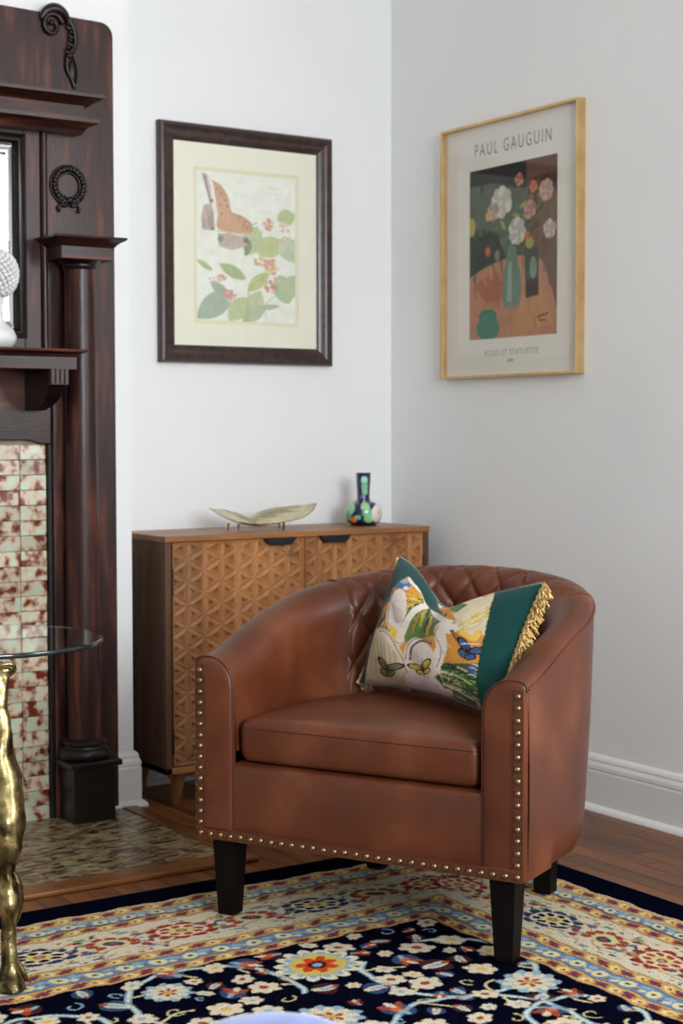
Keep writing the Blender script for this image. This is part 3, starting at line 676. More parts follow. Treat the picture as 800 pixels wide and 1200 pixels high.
for k in range(160):
    x_, y_ = rng.uniform(0, 1), rng.uniform(0, 1.27); c = pc.sample(np.array([x_]), np.array([y_]))[0]
    g = rng.uniform(.75, 1.3); cc = tuple(min(255, 255*((v*g)**(1/2.2))) for v in c); a = rng.uniform(-.4, .4)
    pc.stroke([(x_, y_), (x_+.05*math.cos(a+1.3), y_+.08*math.sin(a+1.3))], .03, cc, .6)
# vases (a generic pair) and blossoms
pc.poly(curve([(.40, .80), (.44, .70), (.46, .60), (.54, .60), (.56, .70), (.60, .82), (.60, 1.0), (.56, 1.06), (.44, 1.06), (.39, .98)], 5), (112, 142, 126)); pc.poly([(.46, .72), (.50, .72), (.50, 1.02), (.44, 1.0)], (156, 178, 158)); pc.ell(.5, 1.05, .09, .018, (150, 140, 120))
pc.poly([(.64, .62), (.80, .64), (.80, .98), (.66, 1.0)], (70, 90, 84)); pc.ell(.74, .78, .04, .08, (130, 156, 136)); pc.poly([(.66, .86), (.8, .86), (.8, .98), (.66, .99)], (74, 48, 48))
pc.ell(.22, 1.10, .11, .05, (60, 130, 108)); pc.ell(.22, 1.19, .14, .09, (70, 136, 114))
for k in range(24):
    a = rng.uniform(-2.6, -.5); L = rng.uniform(.15, .4); pc.stroke(curve([(.55, .62), (.55+.5*L*math.cos(a), .62+.6*L*math.sin(a)), (.55+L*math.cos(a)*1.1, .62+L*math.sin(a))], 4), .012, (84, 110, 76) if k % 2 else (60, 84, 62))
for k in range(10): pc.ell(rng.uniform(.3, .8), rng.uniform(.3, .6), .045, .018, (150, 166, 96) if k % 2 else (96, 120, 82), rng.uniform(-1, 1))
def blossom(x_, y_, r, c, c2):
    for k in range(9):
        a = 2*PI*k/9+rng.uniform(-.2, .2); pc.ell(x_+.6*r*math.cos(a), y_+.6*r*math.sin(a), r*.42, r*.38, c if k % 2 else c2, a)
    pc.ell(x_, y_, r*.42, r*.4, c2); pc.ell(x_-.1*r, y_+.05*r, r*.2, r*.18, c)
blossom(.38, .27, .12, (226, 222, 212), (204, 198, 190)); blossom(.28, .33, .07, (206, 180, 164), (180, 150, 138)); blossom(.56, .50, .10, (222, 216, 208), (190, 186, 180)); blossom(.88, .24, .08, (214, 176, 160), (190, 150, 138))
blossom(.70, .36, .07, (208, 160, 142), (180, 120, 104)); blossom(.92, .52, .07, (224, 206, 194), (196, 170, 160)); blossom(.58, .13, .05, (210, 140, 124), (160, 84, 72)); blossom(.74, .20, .045, (220, 126, 92), (196, 96, 70)); blossom(.68, .56, .04, (226, 120, 76), (200, 90, 60))
pc.ell(.22, .36, .03, .035, (222, 176, 96)); pc.ell(.02, .42, .05, .07, (196, 176, 98)); pc.ell(.22, .62, .03, .035, (214, 100, 84)); pc.ell(.33, .66, .03, .04, (150, 130, 120)); pc.ell(.70, .60, .045, .04, (170, 178, 96))
pc.stroke([(.78, 1.14), (.9, 1.12)], .015, (120, 84, 60)); pc.stroke([(.80, 1.16), (.88, 1.17)], .012, (120, 84, 60))
ny, nz = 150, 190; Yg, Z = np.meshgrid(np.linspace(3.712, 3.331, ny), np.linspace(1.270, 1.753, nz), indexing='ij')
cols = pc.sample((3.712-Yg)/.381, 1.27*(1.753-Z)/.483)
mb = MB(); mb.grid(np.stack([np.full_like(Yg, XR-.0108), Yg, Z], -1)); obj('print', mb, M['art'], f2, cols=cols.reshape(-1, 3))
text_mesh('PAUL GAUGUIN', .036, .332, M['ink'], f2, lambda a, b_: (XR-.0106, 3.523-a, 1.809+b_), spacing=1.35, bold=-.0004)
text_mesh('ROSES ET STATUETTE', .0165, .235, M['inkl'], f2, lambda a, b_: (XR-.0106, 3.523-a, 1.229+b_), spacing=1.1)
text_mesh('1889', .0085, .028, M['ink'], f2, lambda a, b_: (XR-.0106, 3.528-a, 1.206+b_))
obj('glass', MB().box(XR-.0150, XR-.0140, GA[0]+.0076, GA[1]-.0076, GA[2]+.0076, GA[3]-.0076), M['pane'], f2)

# ================================================================== ARMCHAIR
AX = math.radians(-62.872)
CO = (1.743, 2.592, 0)
ch = empty('armchair', 'brown leather barrel armchair with diamond quilted back and brass nailheads', 'chair', CO, AX)
HA = .3665; SF = .272; ZB = .172
F1 = SF/(2*SF+PI*HA)
def sz(z): return .212+.060*min(1, max(0, (z-.172)/.46))
def plan(t, off, z, exact=None):
    a = HA-off; s = sz(z)
    if t < F1: return -a, s*t/F1
    if t > 1-F1: return a, s*(1-t)/F1
    ph = PI*(1-(t-F1)/(1-2*F1)); return a*math.cos(ph), s+a*math.sin(ph)
ZV = [-.05, 0, .05, .10, .17, .24, .32, .40, .48, .56, .64, .70]; ZT = [.538, .543, .552, .568, .593, .615, .636, .655, .671, .686, .697, .70]
def zt(t):
    _, v = plan(t, 0, .65); return float(np.interp(v, ZV, ZT))
top_prof = [(0.0, -.014), (.0008, -.008), (.004, -.003), (.010, 0.0), (.018, .002), (.030, .003), (.042, .002), (.054, -.002), (.064, -.008), (.073, -.016), (.080, -.026), (.085, -.038), (.088, -.050), (.0895, -.065)]
def shell(t0, t1, nt, quilt=0.0, inner_to=.355):
    ts = np.linspace(t0, t1, nt); P = []
    for t in ts:
        z_ = zt(t); row = []; 
        backness = max(0, min(1, (t-F1)/(.12))) * max(0, min(1, (1-F1-t)/(.12)))
        wk = 1.0+.22*backness          # the back crest is a little thicker
        tp = curve([(o*wk, d) for o, d in top_prof], 2)
        for o_, d_ in tp: row.append((o_, z_+d_))
        z1 = z_+tp[-1][1]; o1 = tp[-1][0]; k = 64 if quilt else 30
        for q in range(1, k+1):
            f = q/k; zz = z1+(inner_to-z1)*f; row.append((o1+.010*math.sin(f*PI)*0+.004*f, zz))
        P.append([(*plan(t, o_, z), z) for o_, z in row])
    P = np.array(P)
    if quilt:
        du = np.gradient(P, axis=0); dv = np.gradient(P, axis=1); N = np.cross(du, dv); N /= np.linalg.norm(N, axis=-1, keepdims=True)+1e-9
        mid = P[nt//2, -1]; # orient towards the chair's inside/up
        if N[nt//2, -1][1] > 0: N = -N
        A = (ts-(t0+t1)/2)[:, None]*(2*SF+PI*(HA-.05))*np.ones(P.shape[:2])
        B = np.cumsum(np.linalg.norm(np.diff(P, axis=1, prepend=P[:, :1]), axis=-1), axis=1)
        B = B-.115
        p = A/.094+B/.104; q = A/.094-B/.104
        fp_ = np.abs(p-np.round(p)); fq = np.abs(q-np.round(q))
        dgr = np.minimum(fp_, fq)*.075
        hgt = .0062*(1-np.exp(-(dgr/.0095))) - .0030*np.exp(-(dgr/.0024)**2)
        dip = np.exp(-((fp_**2+fq**2)/(.16**2))); hgt -= .003*dip
        fade = np.clip((B+.115-.022)/.06, 0, 1)*np.clip((np.minimum(ts-t0, t1-ts)[:, None]*1.5)/.010, 0, 1)
        P = P+N*(hgt*fade)[..., None]
    return P
tsm = 0.335     # seam between plain arm and quilted back
tsm = F1+(1-2*F1)*(29.0/180)
for nm, a, b_ in (('armrest', 0.0, tsm), ('armrest', 1-tsm, 1.0)):
    mb = MB(); mb.grid(shell(a, b_, 60)); obj(nm, mb, M['leather'], ch, smooth=True, local=True)
mb = MB(); mb.grid(shell(tsm, 1-tsm, 200, quilt=1.0)); obj('backrest', mb, M['leather'], ch, smooth=True, local=True)
# outer cover: one continuous skin round the outside
ts = np.linspace(0, 1, 150); P = []
for t in ts:
    z_ = zt(t)-.014; row = []
    for f in np.linspace(0, 1, 26):
        z = ZB+(z_-ZB)*f
        inn = .010*max(0, 1-f*9)**2*(1 if F1*.55 < t < 1-F1*.55 else 0)
        bul = -.0035*math.sin(PI*f)
        row.append((*plan(t, inn+bul, z), z))
    P.append(row)
mb = MB(); mb.grid(np.array(P)); obj('outer_cover', mb, M['leather'], ch, smooth=True, local=True)
# underside
mb = MB(); pts = [plan(t, .012, ZB) for t in np.linspace(0, 1, 60)]; mb.prism(pts, 'z', ZB+.001, ZB+.02); obj('base_board', mb, M['black'], ch, local=True)
# piping round the outer top edge and at the quilt seams
def pipe(name, pts, r=.0022, m='stitch'): return obj(name, MB().tube(pts, r, 6), M[m], ch, smooth=True, local=True)
pipe('piping', [(*plan(t, -.0012, zt(t)), zt(t)-.0125) for t in np.linspace(0, 1, 120)], .0024, 'leather')
for t in (tsm, 1-tsm):
    z_ = zt(t); tp = curve(top_prof, 2); row = [(o_, z_+d_) for o_, d_ in tp]+[(tp[-1][0]+.004*f, z_+tp[-1][1]+(.36-z_-tp[-1][1])*f) for f in np.linspace(.05, 1, 20)]
    pipe('seam', [(*plan(t, o_+.0005, z), z+(.0008 if i < 20 else 0)) for i, (o_, z) in enumerate(row)], .0022, 'leather')
# arm fronts: padded face panels
for s in (-1, 1):
    rim = [(HA-.0, ZB)] + [(HA, z) for z in np.linspace(ZB+.03, .525, 14)] + [(HA-o_, .543+d_) for o_, d_ in curve(top_prof, 3)] + [(HA-.0895, z) for z in np.linspace(.470, ZB, 14)]
    cxm = HA-.045; rings = []
    for ins, yv in ((0, .004), (0, -.004), (.0025, -.0085), (.006, -.0105), (.014, -.0125), (.03, -.0135)):
        ring = []
        for (a, z) in rim:
            dx = cxm-a; na = a+math.copysign(min(abs(dx), ins), dx)
            nz_ = min(z, .545-ins) if z > .46 else max(z, ZB+ins*.6)
            if z > .46: nz_ = z-ins*max(0, (z-.46)/.085)
            ring.append((s*na, yv, nz_))
        rings.append(ring)
    mb = MB(); mb.grid(np.array(rings).transpose(1, 0, 2), True)
    k = len(rings); n_ = len(rim); mb.f.append(tuple(i*k+k-1 for i in range(n_)))
    obj('arm_front', mb, M['leather'], ch, smooth='auto', local=True)
    pipe('seam', [(s*(a), -.0062, z) for a, z in rim[14:]], .0018, 'stitch')
    # nail band
    band = MB(); band.box(s*(HA-.0245) if s > 0 else -(HA-.004), s*(HA-.004) if s > 0 else -(HA-.0245), -.0148, -.004, ZB+.002, .532); obj('nail_band', band, M['band'], ch, bevel=.0012, local=True)
    for dd in (.0265, .0035): pipe('stitching', [(s*(HA-dd), -.0145, z) for z in np.linspace(ZB+.002, .532, 12)], .0009, 'band')
# front rail below the cushion
rail = MB(); rail.prism([(-.004, ZB), (-.006, ZB+.01), (-.006, .318), (-.002, .326), (.008, .331), (.03, .333), (.03, ZB)], 'x', -(HA-.089), HA-.089)
obj('front_rail', rail, M['leather'], ch, local=True, bevel=.003, smooth='auto')
band = MB(); band.box(-(HA-.004), HA-.004, -.0149, -.004, ZB-.001, ZB+.020); obj('nail_band', band, M['band'], ch, local=True, bevel=.0012)
pipe('stitching', [(a, -.0146, ZB+.0215) for a in np.linspace(-HA+.02, HA-.02, 8)], .0009, 'band')
bx('seat_deck', M['black'], ch, -.27, .27, .03, .50, .20, .325, local=True)
# nail heads
def nailmesh():
    mb = MB(); prof = [(.0067*math.cos(a), .0055*math.sin(a)) for a in np.linspace(0, PI/2*.97, 6)]; n = 14
    P = np.array([[(r*math.cos(2*PI*i/n), -d, r*math.sin(2*PI*i/n)) for r, d in prof] for i in range(n)]); mb.grid(P, True)
    mb.f.append(tuple(i*6+5 for i in range(n))); return mb
nail0 = obj('nail_head', nailmesh(), M['brassnail'], ch, smooth=True, local=True); first = True
npos = []
for k in range(30): npos.append((-(HA-.0145)+k*(2*(HA-.0145))/29, ZB+.0095))
for s in (-1, 1):
    for k in range(1, 16): npos.append((s*(HA-.0145), ZB+.0095+k*(.518-ZB-.0095)/15))
for (a, z) in npos:
    l = (a+random.uniform(-.0006, .0006), -.0146, z+random.uniform(-.0006, .0006))
    if first: nail0.location = l; first = False
    else: dup(nail0, ch, l)
# seat cushion
def outline(ins, nfront=24):
    hw = .2675-ins; s0 = -.003+ins; r = .020; out = []
    for t in np.linspace(0, PI/2, 6): out.append((-(hw-r)-r*math.cos(t), s0+r-r*math.sin(t)))
    for q in np.linspace(-(hw-r), hw-r, nfront)[1:-1]: out.append((q, s0))
    for t in np.linspace(PI/2, 0, 6): out.append(((hw-r)+r*math.cos(t), s0+r-r*math.sin(t)))
    for q in np.linspace(s0+r, .245, 12)[1:]: out.append((hw, q))
    for t in np.linspace(0, PI, 40)[1:-1]: out.append((hw*math.cos(t), .245+(hw)*math.sin(t)*.98))
    for q in np.linspace(.245, s0+r, 12)[:-1]: out.append((-hw, q))
    return out
CZa, CZb = .334, .424
prof = [(.02, 0), (.006, .004), (.001, .014), (0, .026), (0, .064), (.0006, .071), (.003, .079), (.008, .086), (.016, .0905)]
rings = [[(a, v, CZa+h) for a, v in outline(i)] for i, h in prof]
cen = (0, .26)
for f in np.linspace(.94, .02, 16):
    base = outline(.016); rings.append([(cen[0]+(a-cen[0])*f, cen[1]+(v-cen[1])*f, CZa+.0905+.016*(1-f**2)**.8) for a, v in base])
R3 = np.array(rings)
for i in range(R3.shape[0]):
    for j in range(R3.shape[1]):
        p = R3[i, j]; w = noise.noise(Vector((p[0]*7, p[1]*7, 3.1)))*.0035+noise.noise(Vector((p[0]*22, p[1]*22, 1)))*.0010
        R3[i, j, 2] += w*(1 if i > 5 else 0)
mb = MB(); P = R3.transpose(1, 0, 2); mb.grid(P, True); k = len(rings); n_ = P.shape[0]
mb.f.append(tuple(i*k for i in range(n_))[::-1]); mb.f.append(tuple(i*k+k-1 for i in range(n_)))
cu = obj('seat_cushion', mb, M['leather'], ch, smooth=True, local=True)
obj('seam', MB().tube([tuple(R3[5, j]+np.array([0, 0, .0])) for j in list(range(R3.shape[1]))], .0014, 5, closed=True), M['stitch'], cu, smooth=True, local=True)
# legs
def leg(cxl, cyl, topw, botw, h=ZB, lean=(0, 0)):
    mb = MB(); b_, t_ = botw, topw
    mb.hexa([(cxl-b_+lean[0], cyl-b_+lean[1], .0108), (cxl+b_+lean[0], cyl-b_+lean[1], .0108), (cxl+b_+lean[0], cyl+b_+lean[1], .0108), (cxl-b_+lean[0], cyl+b_+lean[1], .0108)],
            [(cxl-t_, cyl-t_, h+.004), (cxl+t_, cyl-t_, h+.004), (cxl+t_, cyl+t_, h+.004), (cxl-t_, cyl+t_, h+.004)])
    obj('leg', mb, M['legw'], ch, local=True, bevel=.0015)
leg(-.306, .026, .0265, .0185); leg(.315, .026, .0265, .0185)
leg(.205, .478, .025, .019, lean=(0, .006)); leg(-.205, .478, .025, .019, lean=(0, .006))

# ================================================================== THROW PILLOW (stands on the seat, own thing)
def cw(u_, v_, z): return np.array([CO[0]+u_*math.cos(AX)-v_*math.sin(AX), CO[1]+u_*math.sin(AX)+v_*math.cos(AX), z])
BL, BR, TL, TR = cw(-.192, .372, .448), cw(.238, .150, .446), cw(-.131, .448, .728), cw(.302, .236, .706)
ctr = (BL+BR)/2
pw = empty('throw_pillow', 'teal velvet throw pillow with white bird tapestry and gold fringe, on armchair seat', 'pillow', tuple(ctr), AX)
ppc = Canvas(0, 0, 800, 677, 800, 677, (26, 80, 78))
art = curve([(268, 112), (205, 165), (152, 255), (116, 350), (98, 440), (92, 530), (92, 677)], 6)+[(490, 677)]+curve([(487, 640), (484, 520), (500, 420), (522, 330), (548, 235), (585, 150), (600, 100)], 6)+[(600, 60), (420, 90)]+curve([(400, 260), (362, 226), (332, 165), (268, 112)], 4)
ppc.poly(art, (214, 146, 62))
sv = ppc.a.copy(); ppc.poly(art, (255, 0, 255)); maskA = np.all(np.abs(ppc.a-np.array(lin((255, 0, 255)))) < 1e-6, -1); ppc.a = sv
GR, YG, DG, WH, CR, OR, BR_ = (64, 116, 52), (170, 180, 62), (24, 58, 42), (232, 224, 214), (222, 208, 178), (222, 150, 52), (96, 60, 36)
S_ = lambda p, w, c, al=1: ppc.stroke(curve(p, 6), w, c, al)
ppc.poly([(235, 300), (330, 200), (400, 200), (400, 300), (360, 350), (255, 372)], (96, 130, 60))
for k in range(60):
    x_ = rng.uniform(240, 395); y_ = rng.uniform(210, 350); S_([(x_, y_), (x_+8, y_-22), (x_+22, y_-44)], rng.uniform(3, 7), [GR, YG, OR, (206, 190, 60), DG][rng.integers(0, 5)])
for k in range(40):
    x_ = rng.uniform(110, 235); y_ = rng.uniform(150, 370); S_([(x_, y_), (x_-6, y_+18), (x_-20, y_+44)], rng.uniform(3, 7), [GR, DG, DG, CR, (60, 96, 130), (200, 120, 80)][rng.integers(0, 6)])
for k in range(22):
    x_ = rng.uniform(250, 345); y_ = rng.uniform(130, 240); S_([(x_-16, y_+10), (x_, y_), (x_+30, y_+6)], rng.uniform(3, 6), [GR, YG, OR, (230, 200, 110), DG][rng.integers(0, 5)])
ppc.ell(240, 150, 42, 22, (80, 112, 160)); ppc.ell(250, 138, 20, 10, (150, 170, 190)); ppc.ell(262, 165, 14, 8, (230, 226, 220))
# upper-left bird
ppc.ell(222, 250, 42, 82, WH, .25); ppc.poly([(185, 230), (235, 180), (250, 300), (215, 330), (182, 300)], WH)
S_([(232, 366), (243, 330), (262, 300), (292, 262), (330, 236), (356, 222), (350, 180), (318, 150), (280, 128)], 25, WH); S_([(215, 330), (230, 366)], 40, WH)
for k in range(14): S_([(195+k*4, 220+k*3), (205+k*3, 260+k*3), (215+k*2, 300)], 1.8, (196, 180, 170))
ppc.poly([(90, 480), (150, 400), (250, 470), (260, 677), (90, 677)], (206, 190, 150))
ppc.poly([(360, 455), (495, 455), (495, 677), (340, 677)], (70, 92, 52))
ppc.poly([(240, 500), (385, 480), (400, 677), (235, 677)], (226, 214, 208))
# left bird
ppc.ell(165, 435, 78, 118, CR, -.2); S_([(105, 350), (140, 330), (180, 350), (215, 400), (240, 470)], 10, WH)
for k in range(20): S_([(108+k*5.5, 345+abs(k-6)*5), (112+k*5.4, 420), (110+k*5.5, 500)], 2.2, [(190, 180, 110), (160, 166, 110), WH][k % 3])
ppc.poly([(190, 300), (222, 330), (214, 372), (196, 340)], (232, 200, 60))
# centre bird
ppc.ell(298, 452, 56, 96, WH, -.06); ppc.ell(312, 540, 66, 96, (226, 214, 212)); S_([(338, 500), (356, 440), (376, 395), (378, 350), (388, 322), (412, 306), (424, 318)], 36, WH); ppc.ell(412, 320, 22, 24, WH)
S_([(262, 440), (275, 395), (310, 370), (345, 380)], 8, (110, 74, 84)); S_([(356, 330), (370, 302), (402, 290), (430, 304)], 4, (120, 70, 60))
for k in range(26): S_([(262+rng.uniform(-10, 60), 400+rng.uniform(0, 120)), (270+rng.uniform(-10, 60), 430+rng.uniform(0, 120))], 1.8, (190, 172, 176))
S_([(414, 332), (428, 366), (452, 402)], 7, (110, 60, 44)); S_([(420, 330), (442, 372)], 4, (60, 40, 40))
# upper-right bird
ppc.poly([(430, 268), (470, 215), (560, 180), (585, 170), (545, 240), (516, 345), (470, 350), (440, 330)], CR)
for k in range(26): S_([(440+rng.uniform(0, 20), 330-rng.uniform(0, 40)), (500, 270+rng.uniform(-20, 40)), (560, 200+rng.uniform(-10, 60))], 2.2, [(200, 190, 90), (224, 190, 90), WH][k % 3])
S_([(410, 300), (382, 270), (384, 232), (410, 208), (450, 196), (520, 186)], 24, WH); ppc.poly([(425, 240), (470, 212), (480, 225), (440, 262)], (80, 120, 60)); S_([(450, 340), (480, 360), (496, 340)], 22, (232, 196, 90))
# palm fronds lower right
for k in range(13):
    t = k/12; a = -2.5+2.3*t; S_([(372, 560), (372+60*math.cos(a)+20, 540+44*math.sin(a)), (400+95*math.cos(a)*.9+20, 560+95*math.sin(a)*.75)], 8, [GR, DG, YG][k % 3])
for k in range(9): S_([(365, 470+k*10), (420, 480+k*13), (484, 530+k*12)], 6, [DG, GR, CR, GR, DG][k % 5])
# butterflies
def bfly(x_, y_, s, c, rot):
    for sg in (-1, 1):
        for (dx, dy, a, b2) in ((.58, -.40, .74, .34), (.34, .42, .46, .30)):
            px_, py_ = sg*dx*s, dy*s; X_ = x_+px_*math.cos(rot)-py_*math.sin(rot); Y_ = y_+px_*math.sin(rot)+py_*math.cos(rot)
            ppc.ell(X_, Y_, a*s*1.12, b2*s*1.12, (28, 26, 22), rot-sg*.6); ppc.ell(X_, Y_, a*s*.82, b2*s*.74, c, rot-sg*.6)
            ppc.stroke([(x_, y_), (X_+px_*.4, Y_+py_*.3)], 2, (28, 26, 22))
    ppc.stroke([(x_-math.sin(-rot)*-s*.5, y_-s*.5), (x_, y_+s*.5)], 4, (28, 26, 22))
bfly(182, 482, 42, (150, 140, 90), .35); bfly(300, 478, 34, (222, 190, 60), -.3); bfly(462, 408, 40, (70, 96, 150), .5); ppc.ell(470, 480, 16, 24, (64, 88, 140)); S_([(440, 380), (495, 380)], 5, (220, 220, 224))
for pts_ in ([(150, 330), (190, 345), (232, 420), (250, 500)], [(246, 440), (262, 385), (300, 358), (350, 372)], [(352, 470), (372, 400), (362, 350), (380, 312)], [(210, 370), (245, 376), (275, 320), (330, 256), (372, 236)], [(186, 320), (184, 250), (212, 180), (250, 165)], [(375, 290), (366, 250), (384, 210), (430, 186)]):
    S_(pts_, 3, (150, 110, 90))
for k in range(70):
    x_ = rng.uniform(370, 490); y_ = rng.uniform(455, 640); S_([(x_-14, y_-6), (x_, y_), (x_+16, y_+10)], rng.uniform(2, 5), [GR, DG, YG, CR, (210, 180, 160)][rng.integers(0, 5)])
for k in range(90):
    x_ = rng.uniform(95, 580); y_ = rng.uniform(120, 660); S_([(x_, y_), (x_+5, y_+12)], 2, [WH, YG, BR_, DG, (210, 190, 120)][rng.integers(0, 5)], .5)
ppc.stroke(art, 5, (22, 62, 60))
ppc.a[~maskA] = lin((20, 68, 65))
nU, nV = 210, 140
U, V = np.meshgrid(np.linspace(-1, 1, nU), np.linspace(-1, 1, nV), indexing='ij')
ex = (BR-BL)/np.linalg.norm(BR-BL); nrm_ = np.cross(ex, TL-BL); nrm_ /= np.linalg.norm(nrm_)
if nrm_ @ (np.array([0, 0, 1.0])-ctr) < 0: nrm_ = -nrm_
fu = (U+1)/2; fv = (V+1)/2
def base_pos(fu, fv):
    p = (1-fv)[..., None]*((1-fu)[..., None]*BL+fu[..., None]*BR)+fv[..., None]*((1-fu)[..., None]*TL+fu[..., None]*TR); return p
chop = np.exp(-((fu-.46)/np.where(fu < .46, .24, .30))**2)*fv**1.6
Bp = base_pos(fu, fv)
upd = (TL-BL+TR-BR); upd /= np.linalg.norm(upd)
pinu = np.where(U > 0, .012, .024)*(1-V**2)*np.sign(U)*np.abs(U)**3; pinv = .018*(1-U**2)*np.sign(V)*np.abs(V)**3
Bp = Bp-ex*pinu[..., None]-upd*pinv[..., None]-upd*(chop*.074)[..., None]
T = .070*((1-np.abs(U)**2.6)*(1-np.abs(V)**2.6)).clip(0)**.55
T = T*(1-.45*np.exp(-((fu-.44)/.14)**2)*fv**2)
wr_ = np.zeros_like(T)
for i in range(nU):
    for j in range(nV): wr_[i, j] = noise.noise(Vector((fu[i, j]*5+fv[i, j]*2, fv[i, j]*3.5, .4)))*.006+noise.noise(Vector((fu[i, j]*14, fv[i, j]*9, 5)))*.002
T2 = T+wr_*np.minimum(1, T/.03)
front = Bp+nrm_*T2[..., None]; back = Bp-nrm_*(T*.75)[..., None]
# seam of the tapestry sits a little lower than the velvet around it
cx_ = (1-fv)*((1-fu)*75+fu*535)+fv*((1-fu)*215+fu*722); cy_ = (1-fv)*((1-fu)*522+fu*650)+fv*((1-fu)*50+fu*140)+chop*125
cx_ = cx_-1250*T; cy_ = cy_-420*T
cols = ppc.sample(cx_, cy_)
mb = MB(); mb.grid(front); obj('front_cover', mb, M['cloth'], pw, cols=cols.reshape(-1, 3), smooth=True)
mb = MB(); mb.grid(back[::4, ::4]); obj('back_cover', mb, M['velvet'], pw, smooth=True)
rim = [tuple(front[i, 0]) for i in range(0, nU, 5)]+[tuple(front[-1, j]) for j in range(0, nV, 5)]+[tuple(front[i, -1]) for i in range(nU-1, 0, -5)]+[tuple(front[0, j]) for j in range(nV-1, 0, -5)]
obj('piping', MB().tube(rim, .0028, 6, closed=True), M['velvet'], pw, smooth=True)
for side in (0, -1):
    mb = MB(); sg = -1 if side == 0 else 1
    for k in range(300):
        f = k/299; p0 = front[side, int(f*(nV-1))]; L_ = rng.uniform(.020, .032)
        d = (ex*.75+nrm_*rng.uniform(-.3, .5)+upd*rng.uniform(-.4, .15)) if sg > 0 else (-ex*.35-nrm_*rng.uniform(.6, 1.0)+upd*rng.uniform(-.3, .2))
        d /= np.linalg.norm(d); L_ *= 1.0 if sg > 0 else .9
        q1 = p0+d*L_*.5+nrm_*.003; q2 = p0+d*L_+upd*(-.25)*L_+nrm_*rng.uniform(-.006, .004); q3 = q2-ex*sg*.004-upd*.004
        mb.tube([tuple(p0-ex*sg*.004), tuple(p0+d*L_*.2), tuple(q1), tuple(q2), tuple(q3)], .0016, 4)
    tag(obj('fringe', mb, M['fringe'], pw, smooth=True, fix=False), kind='stuff')
    obj('fringe_braid', MB().tube([tuple(front[side, j]+nrm_*.002+ex*sg*(.003+.002*math.sin(j*.9))) for j in range(0, nV, 2)], .0042, 6), M['fringe'], pw, smooth=True)

# ================================================================== RUG
RX0, RX1, RY0, RY1 = .25, 2.440, 1.10, 3.115
NV_, CRM, YEL, BLU, RED, LBL = (9, 10, 26), (214, 202, 176), (200, 162, 106), (104, 138, 170), (158, 72, 48), (140, 172, 192)
rw, rh = RX1-RX0, RY1-RY0
rc_ = Canvas(RX0, RY0, RX1, RY1, int(rw/.0022), int(rh/.0022), NV_)
cr = [(0, NV_), (.084, CRM), (.088, YEL), (.126, (40, 32, 40)), (.1285, CRM), (.132, BLU), (.166, (40, 32, 40)), (.1685, YEL), (.203, (40, 32, 40)), (.2055, CRM), (.372, (40, 32, 40)), (.3745, YEL), (.410, (40, 32, 40)), (.4125, BLU), (.455, (40, 32, 40)), (.4575, YEL), (.494, (40, 32, 40)), (.4965, NV_)]
for d, c in cr: rc_.poly([(RX0+d, RY0+d), (RX1-d, RY0+d), (RX1-d, RY1-d), (RX0+d, RY1-d)], c)
def side_map(k):
    if k == 0: return (lambda s, d: (RX1-s, RY1-d)), rw
    if k == 1: return (lambda s, d: (RX1-d, RY1-s)), rh
    if k == 2: return (lambda s, d: (RX0+s, RY0+d)), rw
    return (lambda s, d: (RX0+d, RY0+s)), rh
